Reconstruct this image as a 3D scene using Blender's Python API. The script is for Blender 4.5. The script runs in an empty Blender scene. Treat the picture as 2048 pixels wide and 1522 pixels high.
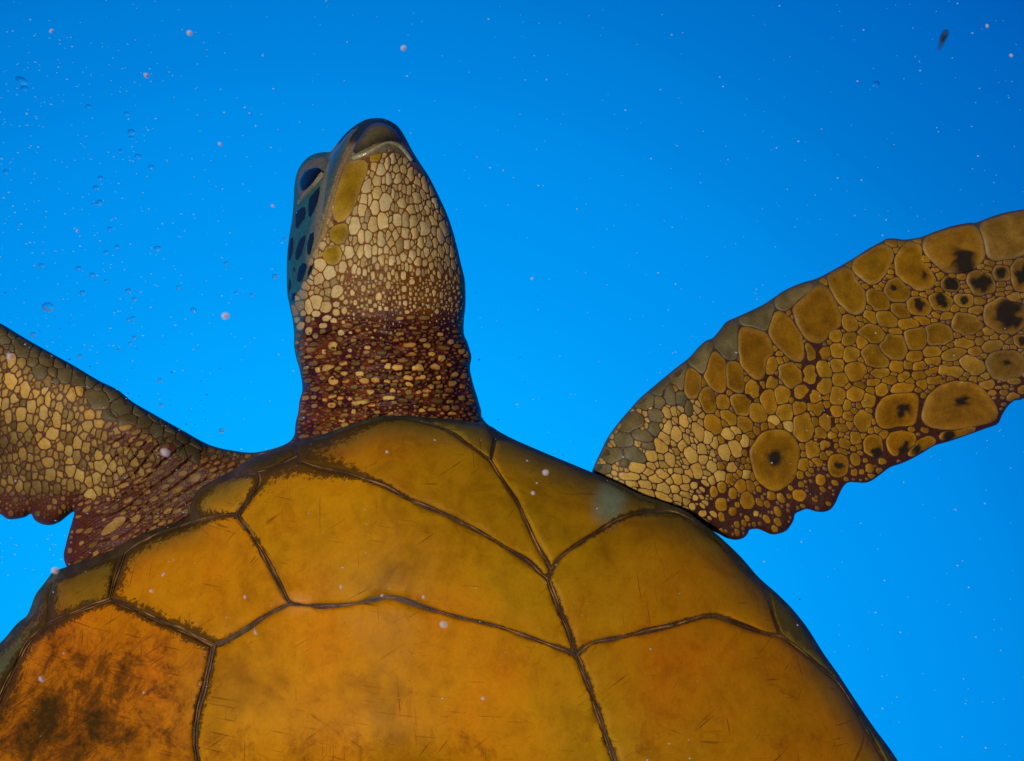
import bpy, math, random
import numpy as np
from mathutils import Vector
from mathutils.bvhtree import BVHTree
from mathutils.kdtree import KDTree
from mathutils.geometry import delaunay_2d_cdt

random.seed(7)
rng = np.random.default_rng(11)
scene = bpy.context.scene
col = scene.collection

# ------------------------------------------------------------------ camera
F = 1967.0                       # focal length in units of a 2048 wide frame
cam_data = bpy.data.cameras.new('camera')
cam_data.sensor_fit = 'HORIZONTAL'
cam_data.angle = 2 * math.atan(1024 / F)
cam_data.clip_start = 0.02
cam_data.clip_end = 500
cam = bpy.data.objects.new('camera', cam_data)
cam.rotation_euler = (math.radians(90), 0, 0)
col.objects.link(cam)
scene.camera = cam

# ------------------------------------------------------------------ water light (world)
world = bpy.data.worlds.new('World')
scene.world = world
world.use_nodes = True
wn, wl = world.node_tree.nodes, world.node_tree.links
wn.clear()
w_out = wn.new('ShaderNodeOutputWorld')
w_bg = wn.new('ShaderNodeBackground')
w_tc = wn.new('ShaderNodeTexCoord')
w_dot = wn.new('ShaderNodeVectorMath'); w_dot.operation = 'DOT_PRODUCT'
w_axis = Vector((-0.165, 1.0, -0.376)).normalized()      # where the sunlit water is brightest
w_dot.inputs[1].default_value = w_axis
w_ramp = wn.new('ShaderNodeValToRGB')
w_map = wn.new('ShaderNodeMapRange')
w_map.inputs['From Min'].default_value = -1.0
w_map.inputs['From Max'].default_value = 1.0
cr = w_ramp.color_ramp
cr.interpolation = 'CARDINAL'
cr.elements[0].position = 0.0; cr.elements[0].color = (0.0, 0.008, 0.05, 1)
cr.elements[1].position = 1.0; cr.elements[1].color = (0.0, 0.46, 1.08, 1)
for p, c in ((0.45, (0.0, 0.022, 0.14)), (0.68, (0.0, 0.055, 0.32)), (0.80, (0.0, 0.112, 0.485)), (0.868, (0.0, 0.190, 0.645)),
             (0.90, (0.0, 0.247, 0.775)), (0.954, (0.0, 0.345, 0.955))):
    e = cr.elements.new(p); e.color = (*c, 1)
w_bg.inputs['Strength'].default_value = 1.0
wl.new(w_tc.outputs['Generated'], w_dot.inputs[0])
wl.new(w_dot.outputs['Value'], w_map.inputs['Value'])
wl.new(w_map.outputs['Result'], w_ramp.inputs['Fac'])
wl.new(w_ramp.outputs['Color'], w_bg.inputs['Color'])
wl.new(w_bg.outputs['Background'], w_out.inputs['Surface'])

# ------------------------------------------------------------------ sun
SUN_ELEV, SUN_AZ = math.radians(6), math.radians(-17)   # behind the camera, to its left
sun_data = bpy.data.lights.new('sun', 'SUN')
sun_data.energy = 3.1
sun_data.angle = math.radians(2.0)
sun_data.color = (1.0, 0.95, 0.84)
sun = bpy.data.objects.new('sun', sun_data)
to_sun = Vector((math.sin(SUN_AZ) * math.cos(SUN_ELEV), -math.cos(SUN_AZ) * math.cos(SUN_ELEV), math.sin(SUN_ELEV)))
sun.rotation_euler = to_sun.to_track_quat('Z', 'Y').to_euler()
sun.location = to_sun * 3
col.objects.link(sun)

vs = scene.view_settings
vs.view_transform = 'Standard'
vs.look = 'None'
vs.exposure = 0.0
vs.gamma = 1.0
vs.use_curve_mapping = False

# ------------------------------------------------------------------ small tools
ORIGIN = Vector((-0.05, 0.80, -0.25))          # base of the turtle
OR = np.array(ORIGIN)


def P(px, py, d):
    """point at distance d (m) in direction (px, py) of the sheet the outlines are drawn on"""
    px = np.asarray(px, float); py = np.asarray(py, float); d = np.asarray(d, float)
    return np.stack([(px - 1024) / F * d, d + 0 * px, (761 - py) / F * d], axis=-1)


def catmull(pts, step=6.0, closed=True):
    pts = [np.array(p, float) for p in pts]
    n = len(pts)
    out = []
    rngi = range(n if closed else n - 1)
    for i in rngi:
        if closed:
            p0, p1, p2, p3 = pts[i - 1], pts[i], pts[(i + 1) % n], pts[(i + 2) % n]
        else:
            p1, p2 = pts[i], pts[i + 1]
            p0 = pts[i - 1] if i else 2 * p1 - p2
            p3 = pts[i + 2] if i + 2 < n else 2 * p2 - p1
        L = np.linalg.norm(p2 - p1)
        m = max(1, int(round(L / step)))
        for k in range(m):
            t = k / m
            out.append(0.5 * ((2 * p1) + (p2 - p0) * t + (2 * p0 - 5 * p1 + 4 * p2 - p3) * t * t
                              + (3 * p1 - p0 - 3 * p2 + p3) * t ** 3))
    if not closed:
        out.append(pts[-1])
    return np.array(out)


_kd = {}


def seg_dist(q, poly, closed=True):
    """distance of each point of q to a polyline (through a finely resampled k-d tree)"""
    key = (len(poly), float(poly[0][0]), float(poly[0][1]), float(poly[-1][0]), float(poly[len(poly) // 2][0]), closed)
    if key not in _kd:
        a = poly if closed else poly[:-1]
        b = np.roll(poly, -1, axis=0) if closed else poly[1:]
        pts = []
        for p, r in zip(a, b):
            m = max(1, int(np.hypot(*(r - p)) / 0.5))
            t = (np.arange(m) / m)[:, None]
            pts.append(p + (r - p) * t)
        pts.append(np.array([poly[-1]]))
        pts = np.concatenate(pts)
        kd = KDTree(len(pts))
        for n_, (x_, y_) in enumerate(pts.tolist()):
            kd.insert((x_, y_, 0.0), n_)
        kd.balance()
        _kd[key] = kd
    find = _kd[key].find
    return np.array([find((x_, y_, 0.0))[2] for x_, y_ in q.tolist()])


def inside(q, poly):
    x, y = q[:, 0], q[:, 1]
    res = np.zeros(len(q), bool)
    a = poly; b = np.roll(poly, -1, axis=0)
    for (x1, y1), (x2, y2) in zip(a, b):
        if y1 == y2:
            continue
        c = ((y1 > y) != (y2 > y))
        if c.any():
            res ^= c & (x < (x2 - x1) * (y - y1) / (y2 - y1) + x1)
    return res


def soft_field(ctrl, sigma):
    c = np.array([[a, b] for a, b, *_ in ctrl], float)
    v = np.array([k[2] for k in ctrl], float)
    def f(q):
        d2 = ((q[:, None, :] - c[None]) ** 2).sum(2)
        d2 -= d2.min(1, keepdims=True)
        w = np.exp(-d2 / (2 * sigma * sigma))
        return (w * v).sum(1) / w.sum(1)
    return f


def smooth01(t):
    t = np.clip(t, 0, 1)
    return t * t * (3 - 2 * t)


def vnoise(q, scale, seed=0):
    """smooth value noise in 2D"""
    r = np.random.default_rng(seed).random((64, 64))
    g = q / scale
    i = np.floor(g).astype(int); f = g - i
    f = f * f * (3 - 2 * f)
    x0, y0 = i[:, 0] % 64, i[:, 1] % 64
    x1, y1 = (x0 + 1) % 64, (y0 + 1) % 64
    return ((r[x0, y0] * (1 - f[:, 0]) + r[x1, y0] * f[:, 0]) * (1 - f[:, 1])
            + (r[x0, y1] * (1 - f[:, 0]) + r[x1, y1] * f[:, 0]) * f[:, 1])


def triangulate(outline, interior):
    pts = [Vector((float(a), float(b))) for a, b in outline] + [Vector((float(a), float(b))) for a, b in interior]
    n = len(outline)
    edges = [(i, (i + 1) % n) for i in range(n)]
    vo, eo, fo, *_ = delaunay_2d_cdt(pts, edges, [], 0, 1e-4)
    v = np.array([[p.x, p.y] for p in vo])
    f = np.array([t for t in fo if len(t) == 3], int)
    cen = v[f].mean(1)
    f = f[inside(cen, outline)]
    a, b, c = v[f[:, 0]], v[f[:, 1]], v[f[:, 2]]
    area = (b[:, 0] - a[:, 0]) * (c[:, 1] - a[:, 1]) - (b[:, 1] - a[:, 1]) * (c[:, 0] - a[:, 0])
    f = f[np.abs(area) > 1e-6]; area = area[np.abs(area) > 1e-6]
    fl = area < 0
    f[fl] = f[fl][:, ::-1]
    return v, f


def grid_points(x0, x1, y0, y1, s):
    xs = np.arange(x0, x1, s); ys = np.arange(y0, y1, s * 0.866)
    X, Y = np.meshgrid(xs, ys)
    X = X + (np.arange(len(ys)) % 2)[:, None] * s / 2
    return np.stack([X.ravel(), Y.ravel()], 1)


def make_mesh(name, verts, faces, mat, parent, colors=None, attrs=None, smooth=True, local=True):
    """verts in world metres (numpy); stored relative to the turtle's base"""
    me = bpy.data.meshes.new(name)
    v = np.asarray(verts, float) - (OR if local else 0)
    me.from_pydata(v.tolist(), [], np.asarray(faces).tolist() if not isinstance(faces, list) else faces)
    if colors is not None:
        at = me.color_attributes.new('pigment', 'FLOAT_COLOR', 'POINT')
        c = np.ones((len(v), 4)); c[:, :3] = colors
        at.data.foreach_set('color', c.ravel())
    for k, val in (attrs or {}).items():
        at = me.attributes.new(k, 'FLOAT', 'POINT')
        at.data.foreach_set('value', np.asarray(val, float))
    if smooth:
        me.polygons.foreach_set('use_smooth', np.ones(len(me.polygons), bool))
    me.materials.append(mat)
    me.update()
    o = bpy.data.objects.new(name, me)
    col.objects.link(o)
    if parent is not None:
        o.parent = parent
    return o


# ------------------------------------------------------------------ materials
def new_mat(name):
    m = bpy.data.materials.new(name)
    m.use_nodes = True
    nt = m.node_tree
    return m, nt.nodes, nt.links, nt.nodes['Principled BSDF']


def mix(nodes, links, fac, a, b, mode='MIX'):
    n = nodes.new('ShaderNodeMix'); n.data_type = 'RGBA'; n.blend_type = mode
    for sock, val in ((n.inputs[0], fac), (n.inputs[6], a), (n.inputs[7], b)):
        if isinstance(val, bpy.types.NodeSocket):
            links.new(val, sock)
        elif isinstance(val, tuple):
            sock.default_value = (*val[:3], 1)
        else:
            sock.default_value = val
    return n.outputs[2]


def noise(nodes, links, vec, scale, detail=3, rough=0.55, dist=0.0):
    n = nodes.new('ShaderNodeTexNoise')
    n.inputs['Scale'].default_value = scale
    n.inputs['Detail'].default_value = detail
    n.inputs['Roughness'].default_value = rough
    n.inputs['Distortion'].default_value = dist
    links.new(vec, n.inputs['Vector'])
    return n.outputs['Fac']


def ramp(nodes, links, fac, stops, interp='LINEAR'):
    n = nodes.new('ShaderNodeValToRGB')
    n.color_ramp.interpolation = interp
    el = n.color_ramp.elements
    el[0].position, el[0].color = stops[0][0], (*stops[0][1], 1)
    el[1].position, el[1].color = stops[-1][0], (*stops[-1][1], 1)
    for p, c in stops[1:-1]:
        e = el.new(p); e.color = (*c, 1)
    links.new(fac, n.inputs['Fac'])
    return n.outputs['Color']


def math_n(nodes, links, op, a, b=0.0, clamp=False):
    n = nodes.new('ShaderNodeMath'); n.operation = op; n.use_clamp = clamp
    for i, val in enumerate((a, b)):
        if isinstance(val, bpy.types.NodeSocket):
            links.new(val, n.inputs[i])
        else:
            n.inputs[i].default_value = val
    return n.outputs[0]


def bump(nodes, links, bsdf, height, strength, dist):
    n = nodes.new('ShaderNodeBump')
    n.inputs['Strength'].default_value = strength
    n.inputs['Distance'].default_value = dist
    links.new(height, n.inputs['Height'])
    links.new(n.outputs['Normal'], bsdf.inputs['Normal'])


def pigment_mat(name, rough, spec, var=0.35, nscale=300, bstr=0.25, bdist=0.0008, dots=0.0):
    m, N, L, B = new_mat(name)
    tc = N.new('ShaderNodeTexCoord').outputs['Object']
    at = N.new('ShaderNodeAttribute'); at.attribute_name = 'pigment'
    n1 = noise(N, L, tc, nscale, 4)
    n2 = noise(N, L, tc, nscale * 0.18, 3)
    v = ramp(N, L, n1, ((0.25, (1 - var,) * 3), (0.75, (1 + var * 0.35,) * 3)))
    c = mix(N, L, 1.0, at.outputs['Color'], v, 'MULTIPLY')
    v2 = ramp(N, L, n2, ((0.3, (0.80, 0.74, 0.62)), (0.7, (1.1, 1.1, 1.1))))
    c = mix(N, L, 0.8, c, v2, 'MULTIPLY')
    if dots:
        n3 = noise(N, L, tc, nscale * 1.6, 2)
        d = ramp(N, L, n3, ((0.66, (0, 0, 0)), (0.74, (1, 1, 1))))
        c = mix(N, L, math_n(N, L, 'MULTIPLY', d, dots), c, (0.07, 0.03, 0.008))
    L.new(c, B.inputs['Base Color'])
    B.inputs['Roughness'].default_value = rough
    B.inputs['Specular IOR Level'].default_value = spec
    bump(N, L, B, n1, bstr, bdist)
    return m


M_skin = pigment_mat('furrowed_skin', 0.42, 0.22, 0.5, 420, 0.7, 0.0012)
M_scale = pigment_mat('scale_keratin', 0.5, 0.14, 0.30, 520, 0.2, 0.0005, dots=0.4)
M_beak = pigment_mat('horn_beak', 0.22, 0.5, 0.35, 220, 0.2, 0.0005)
M_seam = pigment_mat('seam_skin', 0.6, 0.3, 0.5, 350, 0.5, 0.001)


def scute_mat():
    m, N, L, B = new_mat('plastron_scute')
    tc = N.new('ShaderNodeTexCoord').outputs['Object']
    at = N.new('ShaderNodeAttribute'); at.attribute_name = 'pigment'
    ed = N.new('ShaderNodeAttribute'); ed.attribute_name = 'seam'      # 1 at a seam's algae, 0 in the open
    st = N.new('ShaderNodeAttribute'); st.attribute_name = 'stain'
    big = noise(N, L, tc, 9, 4, 0.6)
    mid = noise(N, L, tc, 70, 6, 0.7)
    fine = noise(N, L, tc, 420, 3, 0.6)
    c = mix(N, L, 0.75, at.outputs['Color'], ramp(N, L, big, ((0.34, (0.58, 0.68, 0.8)), (0.47, (0.92, 1.0, 1.0)), (0.58, (1.02, 0.97, 1.0)), (0.70, (1.08, 0.80, 0.7)))), 'MULTIPLY')
    c = mix(N, L, 0.7, c, ramp(N, L, mid, ((0.32, (0.78, 0.72, 0.6)), (0.52, (1.0, 1.0, 1.0)), (0.7, (1.08, 1.06, 1.0)))), 'MULTIPLY')
    c = mix(N, L, 0.5, c, ramp(N, L, fine, ((0.25, (0.82, 0.82, 0.8)), (0.7, (1.08, 1.08, 1.08)))), 'MULTIPLY')
    # mottling: brown and olive clouds in the horn, pin-prick pits
    cl = noise(N, L, tc, 22, 7, 0.68, 0.8)
    c = mix(N, L, 0.5, c, ramp(N, L, cl, ((0.36, (0.62, 0.52, 0.4)), (0.46, (0.92, 0.9, 0.8)), (0.56, (1.0, 1.04, 1.0)), (0.66, (1.1, 1.22, 1.0)))), 'MULTIPLY')
    pit = noise(N, L, tc, 620, 2, 0.5)
    c = mix(N, L, math_n(N, L, 'MULTIPLY', ramp(N, L, pit, ((0.70, (0, 0, 0)), (0.76, (1, 1, 1)))), 0.5), c, (0.12, 0.035, 0.003))
    # scratches: thin dark strokes in several directions
    total = None
    for i, (rot, thr, s) in enumerate(((0.1, 0.765, 1.0), (1.45, 0.785, 1.15), (-0.55, 0.775, 0.7), (2.3, 0.79, 1.4), (0.45, 0.80, 0.45))):
        mp = N.new('ShaderNodeMapping'); mp.vector_type = 'TEXTURE'
        mp.inputs['Rotation'].default_value = (0.0, rot, 0.0)
        mp.inputs['Location'].default_value = (3.1 * i, 1.7 * i, 0.3 * i)
        mp.inputs['Scale'].default_value = (1 / (28 * s), 1 / 10, 1 / (620 * s))
        L.new(tc, mp.inputs['Vector'])
        sn = noise(N, L, mp.outputs['Vector'], 1.0, 1.5, 0.5)
        gate = noise(N, L, tc, 26 + 9 * i, 2)
        a = math_n(N, L, 'ADD', sn, math_n(N, L, 'MULTIPLY', math_n(N, L, 'SUBTRACT', gate, 0.5), 0.34))
        a = math_n(N, L, 'ADD', a, math_n(N, L, 'MULTIPLY', st.outputs['Fac'], 0.075))
        mr = N.new('ShaderNodeMapRange'); mr.clamp = True
        mr.inputs['From Min'].default_value = thr - 0.055; mr.inputs['From Max'].default_value = thr + 0.03
        L.new(a, mr.inputs['Value'])
        total = mr.outputs['Result'] if total is None else math_n(N, L, 'MAXIMUM', total, mr.outputs['Result'])
    c = mix(N, L, math_n(N, L, 'MULTIPLY', total, 0.6), c, (0.085, 0.020, 0.002))
    # brown growth and staining
    sn = noise(N, L, tc, 38, 7, 0.76, 0.35)
    sf = math_n(N, L, 'ADD', math_n(N, L, 'MULTIPLY', st.outputs['Fac'], 0.56), math_n(N, L, 'MULTIPLY', math_n(N, L, 'SUBTRACT', sn, 0.5), 2.3))
    mr = N.new('ShaderNodeMapRange'); mr.clamp = True
    mr.inputs['From Min'].default_value = 0.30; mr.inputs['From Max'].default_value = 0.72
    L.new(sf, mr.inputs['Value'])
    c = mix(N, L, math_n(N, L, 'MULTIPLY', mr.outputs['Result'], 0.75), c, (0.16, 0.040, 0.002))
    mr = N.new('ShaderNodeMapRange'); mr.clamp = True
    mr.inputs['From Min'].default_value = 0.58; mr.inputs['From Max'].default_value = 0.98
    L.new(sf, mr.inputs['Value'])
    c = mix(N, L, math_n(N, L, 'MULTIPLY', mr.outputs['Result'], 0.9), c, (0.028, 0.017, 0.003))
    # dark algae along the seams, ragged by noise
    an = noise(N, L, tc, 240, 6, 0.75)
    sf = math_n(N, L, 'ADD', ed.outputs['Fac'], math_n(N, L, 'MULTIPLY', math_n(N, L, 'SUBTRACT', an, 0.5), 1.7))
    mr = N.new('ShaderNodeMapRange'); mr.clamp = True
    mr.inputs['From Min'].default_value = 0.56; mr.inputs['From Max'].default_value = 0.74
    L.new(sf, mr.inputs['Value'])
    c = mix(N, L, math_n(N, L, 'MULTIPLY', mr.outputs['Result'], 0.85), c, (0.042, 0.021, 0.004))
    L.new(c, B.inputs['Base Color'])
    rr = N.new('ShaderNodeMapRange')
    rr.inputs['To Min'].default_value = 0.42; rr.inputs['To Max'].default_value = 0.6
    L.new(mid, rr.inputs['Value']); L.new(rr.outputs['Result'], B.inputs['Roughness'])
    B.inputs['Specular IOR Level'].default_value = 0.05
    h = math_n(N, L, 'ADD', math_n(N, L, 'MULTIPLY', total, -0.6), math_n(N, L, 'MULTIPLY', fine, 0.35))
    bump(N, L, B, h, 0.25, 0.0006)
    return m


M_scute = scute_mat()
m, N_, L_, B_ = new_mat('eye_gloss')
B_.inputs['Base Color'].default_value = (0.004, 0.006, 0.010, 1)
B_.inputs['Roughness'].default_value = 0.15
B_.inputs['Specular IOR Level'].default_value = 0.06
M_eye = m

# ------------------------------------------------------------------ outlines (2048-wide drawing units)
def tile(ox, oy, s, pts):
    return [(ox + x / s, oy + y / s) for x, y in pts]


head_left_up = [(604, 784), (604, 767), (599, 739), (592, 715), (588, 691), (588, 668), (585, 639), (579, 611),
                (574, 580), (574, 516), (578, 475), (584, 438), (587, 404), (588.5, 374), (593, 348), (603, 328),
                (618, 313), (635, 306), (650, 304), (661, 303), (672, 290), (691, 267), (710, 251), (729, 240),
                (748, 236), (767, 237), (784, 244), (798, 255), (812, 277), (824, 300), (840, 326), (859, 355),
                (878, 393), (892, 423), (904, 456), (914, 492), (922, 527), (929, 556), (931, 580), (931, 611),
                (928, 639), (928, 668), (934, 682), (940, 701), (943, 715), (940, 736), (944, 758), (949, 776),
                (955, 795), (962, 819), (973, 846)]
right_lead = [(1060, 915), (1150, 965), (1182, 960), (1184, 943), (1192, 923), (1201, 904), (1214, 877), (1233, 850),
              (1253, 826), (1277, 799), (1297, 781), (1328, 755), (1354, 734), (1378, 715), (1397, 694), (1412, 681),
              (1425, 676), (1439, 660), (1452, 644), (1473, 634), (1502, 621), (1528, 608), (1546, 596), (1570, 580),
              (1602, 566), (1635, 556), (1671, 537), (1706, 517), (1737, 497), (1763, 483), (1775, 477), (1794, 477),
              (1808, 479), (1841, 474), (1867, 464), (1907, 451), (1941, 445), (1952, 445), (1983, 433), (2014, 424),
              (2048, 418), (2150, 398), (2280, 380), (2400, 385), (2490, 420), (2520, 470), (2480, 530), (2400, 580),
              (2300, 640), (2200, 700), (2120, 760)]
right_trail = [(2048, 797), (2030, 801), (2016, 812), (2004, 831), (1995, 848), (1969, 858), (1936, 870), (1898, 883),
               (1870, 891), (1848, 904), (1827, 916), (1803, 927), (1780, 935), (1761, 949), (1742, 962), (1728, 966),
               (1713, 965), (1697, 965), (1687, 973), (1678, 990), (1671, 1006), (1661, 1019), (1647, 1024),
               (1631, 1023), (1614, 1018), (1602, 1022), (1590, 1028), (1588, 1038), (1582, 1050), (1573, 1061),
               (1560, 1067), (1543, 1069), (1526, 1062), (1514, 1058), (1499, 1060), (1496, 1067), (1487, 1076),
               (1472, 1080), (1453, 1076), (1433, 1066), (1412, 1062)]
under = [(1420, 1120), (1520, 1250), (1640, 1420), (1700, 1600), (1600, 1850), (1300, 2050), (900, 2080), (500, 2000),
         (150, 1820), (20, 1600), (40, 1420), (110, 1290), (150, 1190)]
left_trail = [(128, 1120), (131, 1091), (138, 1064), (144, 1043), (148, 1024), (136, 1031), (121, 1043), (103, 1050),
              (85, 1049), (69, 1040), (62, 1028), (51, 1034), (33, 1038), (15, 1038), (0, 1028), (-40, 1005),
              (-90, 985), (-160, 940), (-250, 880), (-340, 800), (-400, 700), (-420, 600), (-400, 510), (-350, 480),
              (-280, 500), (-190, 550), (-90, 598)]
left_lead = [(0, 646), (30, 664), (60, 682), (106, 708), (151, 733), (196, 760), (236, 780), (266, 804), (302, 825),
             (341, 847), (375, 866), (405, 883), (429, 893), (460, 900), (505, 905), (550, 896), (576, 885), (588, 871),
             (591, 847), (596, 824), (599, 800)]
body_outline = catmull(head_left_up + right_lead + right_trail + under + left_trail + left_lead, 5.0)

plastron_pts = [(109, 1142), (150, 1128), (187, 1114), (231, 1096), (262, 1078), (300, 1062), (345, 1046), (376, 1034), (381, 1008),
                (400, 976), (437, 955), (470, 937), (500, 918), (545, 900), (588, 883), (618, 876), (653, 866),
                (687, 854), (720, 843), (753, 834), (788, 831), (824, 832), (871, 836), (918, 840), (973, 849),
                (1000, 864), (1029, 879), (1091, 906), (1154, 932), (1200, 951), (1233, 965), (1277, 987), (1331, 1006),
                (1370, 1021), (1394, 1038), (1423, 1060), (1447, 1080), (1483, 1115), (1518, 1155), (1553, 1186),
                (1584, 1217), (1615, 1256), (1646, 1305), (1677, 1349), (1712, 1402), (1748, 1455), (1796, 1522),
                (1850, 1625), (1890, 1780), (1840, 1960), (1650, 2120), (1300, 2220), (900, 2220), (500, 2140),
                (150, 1980), (-90, 1780), (-170, 1580), (-130, 1430), (-70, 1350), (0, 1286), (34, 1247), (55, 1229),
                (70, 1191), (84, 1172), (100, 1151)]
plastron_outline = catmull(plastron_pts, 7.0)

# ------------------------------------------------------------------ form of the soft body
base_depth = soft_field([
    (750, 240, .935), (750, 420, .915), (760, 620, .89), (770, 850, .872), (800, 1050, .872),
    (1220, 930, .858), (1320, 1010, .856), (1430, 1060, .868), (1450, 860, .890), (1700, 720, .925), (2048, 610, .965), (2450, 470, 1.02),
    (420, 960, .872), (250, 960, .868), (100, 880, .872), (-100, 800, .89), (-380, 620, .94),
    (800, 1400, .862), (800, 1900, .84), (150, 1250, .88), (1500, 1350, .88), (1500, 1080, .90)], 170)
radius = soft_field([
    (750, 240, 120), (750, 330, 150), (750, 480, 160), (760, 620, 160), (770, 820, 165), (780, 1000, 160),
    (1250, 880, 75), (1400, 740, 62), (1600, 590, 60), (1800, 500, 55), (2050, 440, 55), (2450, 430, 45),
    (1400, 950, 55), (1600, 800, 40), (1850, 680, 36), (2100, 600, 34),
    (1480, 1050, 16), (1620, 990, 15), (1750, 930, 15), (1950, 830, 16), (2150, 720, 16),
    (100, 740, 70), (300, 860, 70), (420, 930, 60), (-200, 600, 50), (-350, 540, 40),
    (60, 880, 55), (200, 950, 60), (300, 1020, 60), (60, 1010, 18), (-100, 960, 16), (-300, 780, 16),
    (160, 1080, 40), (200, 1300, 90), (800, 1300, 160), (1400, 1300, 90), (800, 1900, 120)], 85)

mouth_line = catmull([(722, 254), (712, 268), (705, 279), (694, 303), (682, 333), (672, 367), (663, 395), (653, 428),
                      (644, 456), (634, 487), (627, 505)], 5, closed=False)


def body_relief(q):
    """folds and grooves of the skin in drawing units, towards the viewer"""
    x, y = q[:, 0], q[:, 1]
    u = (x - 775) / 175
    yy = y - 26 * u * u + 9 * (vnoise(q, 60, 1) - .5) * 2 + 5 * (vnoise(q, 24, 2) - .5) * 2
    def saw(t, drop=0.14):
        f = t - np.floor(t)
        return np.where(f < 1 - drop, (f / (1 - drop)) ** 1.3, (1 - f) / drop)
    amp = smooth01((y - 615) / 60) * (np.abs(u) < 1.4)
    k1 = saw(yy / 31.0)
    yy2 = y - 18 * u * u + 14 * (vnoise(q, 75, 8) - .5) * 2 + 4 * (vnoise(q, 20, 7) - .5) * 2
    k2 = saw(yy2 / 19.0 + 0.37, 0.2)
    h = amp * (13.0 * k1 * (0.35 + 0.9 * vnoise(q, 90, 3)) + 6.5 * k2 * (0.2 + 1.1 * vnoise(q, 60, 14)) - 9)
    # coarse vertical pleats of the throat
    t = smooth01((y - 380) / 80) * smooth01((660 - y) / 80) * (np.abs(u) < 1.1)
    h += -2.0 * t * np.abs(np.sin(x / 17.0 + 3 * vnoise(q, 90, 4)))
    # armpit of the near flipper: folds along the pull of the skin
    ca, sa = math.cos(math.radians(-30)), math.sin(math.radians(-30))
    v = -sa * x + ca * y
    w = smooth01((x - 150) / 130) * smooth01((620 - x) / 60) * smooth01((y - 840) / 60)
    h += w * (8.0 * saw(v / 24.0 + 1.6 * vnoise(q, 80, 5), .16) * (0.2 + 1.2 * vnoise(q, 70, 15)) - 4)
    w = smooth01((y - 940) / 60) * smooth01((600 - x) / 60) * smooth01((x - 130) / 40)
    h += w * (5.0 * saw(v / 13.0 + 1.2 * vnoise(q, 50, 6), .2) * (0.2 + 1.1 * vnoise(q, 40, 16)) - 2.5)
    # mouth
    d = seg_dist(q, mouth_line, False)
    h += -5.0 * np.exp(-(d / 3.5) ** 2)
    # eye bulge behind the jaw
    h += 16 * np.exp(-(((x - 622) / 26) ** 2 + ((y - 352) / 30) ** 2))
    return h


q_fine = grid_points(-70, 2120, 225, 1130, 5.2)


def fold_zone(q):
    x, y = q[:, 0], q[:, 1]
    return ((x > 570) & (x < 985) & (y > 600) & (y < 905)) | ((x > 150) & (x < 600) & (y > 830) & (y < 1130))


q_fold = grid_points(140, 990, 600, 1130, 2.7)
q_fine = np.concatenate([q_fine[~fold_zone(q_fine)], q_fold[fold_zone(q_fold)]])
q_coarse = grid_points(-430, 2530, 225, 2090, 26)
fine_ok = inside(q_fine, body_outline)
q_fine = q_fine[fine_ok]
hidden = inside(q_fine, plastron_outline)
hidden &= seg_dist(q_fine, plastron_outline) > 26
q_fine = q_fine[~hidden]
q_fine = q_fine[seg_dist(q_fine, body_outline) > 5.5]
q_coarse = q_coarse[inside(q_coarse, body_outline)]
q_coarse = q_coarse[seg_dist(q_coarse, body_outline) > 9]
inpl = inside(q_coarse, plastron_outline) & (seg_dist(q_coarse, plastron_outline) > 30)
out_of_view = (q_coarse[:, 0] < -72) | (q_coarse[:, 0] > 2122) | (q_coarse[:, 1] > 1132)
q_coarse = q_coarse[inpl | out_of_view]
# two rings just inside the outline so the edge rolls over roundly
nxt = np.roll(body_outline, -1, axis=0) - np.roll(body_outline, 1, axis=0)
nrm = np.stack([-nxt[:, 1], nxt[:, 0]], 1); nrm /= np.linalg.norm(nrm, axis=1, keepdims=True) + 1e-9
rings = []
for off in (0.7, 2.6):
    for sgn in (1, -1):
        r = body_outline + nrm * off * sgn
        ok = inside(r, body_outline)
        r = r[ok]
        rings.append(r[seg_dist(r, body_outline) > off * 0.85])
bv, bf = triangulate(body_outline, np.concatenate([q_fine, q_coarse] + rings))
b_d = seg_dist(bv, body_outline)
on_edge = b_d < 0.05
b_d[on_edge] = 0
R_ = radius(bv)
h = np.where(b_d < R_, np.sqrt(np.maximum(0, 2 * R_ * np.minimum(b_d, R_) - np.minimum(b_d, R_) ** 2)), R_)
# soften the creases along the medial lines
nb_i = np.concatenate([bf[:, 0], bf[:, 1], bf[:, 2], bf[:, 1], bf[:, 2], bf[:, 0]])
nb_j = np.concatenate([bf[:, 1], bf[:, 2], bf[:, 0], bf[:, 0], bf[:, 1], bf[:, 2]])
deg = np.bincount(nb_i, minlength=len(bv)).astype(float)
keep_w = smooth01((b_d - 10) / 30)
for _ in range(40):
    avg = np.bincount(nb_i, weights=h[nb_j], minlength=len(bv)) / np.maximum(deg, 1)
    h = h + keep_w * 0.7 * (avg - h)
relief = body_relief(bv) * smooth01(b_d / 14)
D0 = base_depth(bv)
sd = np.maximum(0, np.interp(bv[:, 1], [230, 305, 395, 505, 640, 800], [720, 690, 658, 626, 606, 600]) - bv[:, 0]) \
    * ((bv[:, 0] > 540) & (bv[:, 1] < 860)) * smooth01((840 - bv[:, 1]) / 200) * smooth01((bv[:, 1] - 225) / 60)
D0 = D0 + 1.7 * sd * D0 / F
front_d = D0 - (h + relief) * D0 / F
back_d = D0 + (h * 0.75) * D0 / F
fv = P(bv[:, 0], bv[:, 1], front_d)
kv = P(bv[:, 0], bv[:, 1], back_d)
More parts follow.
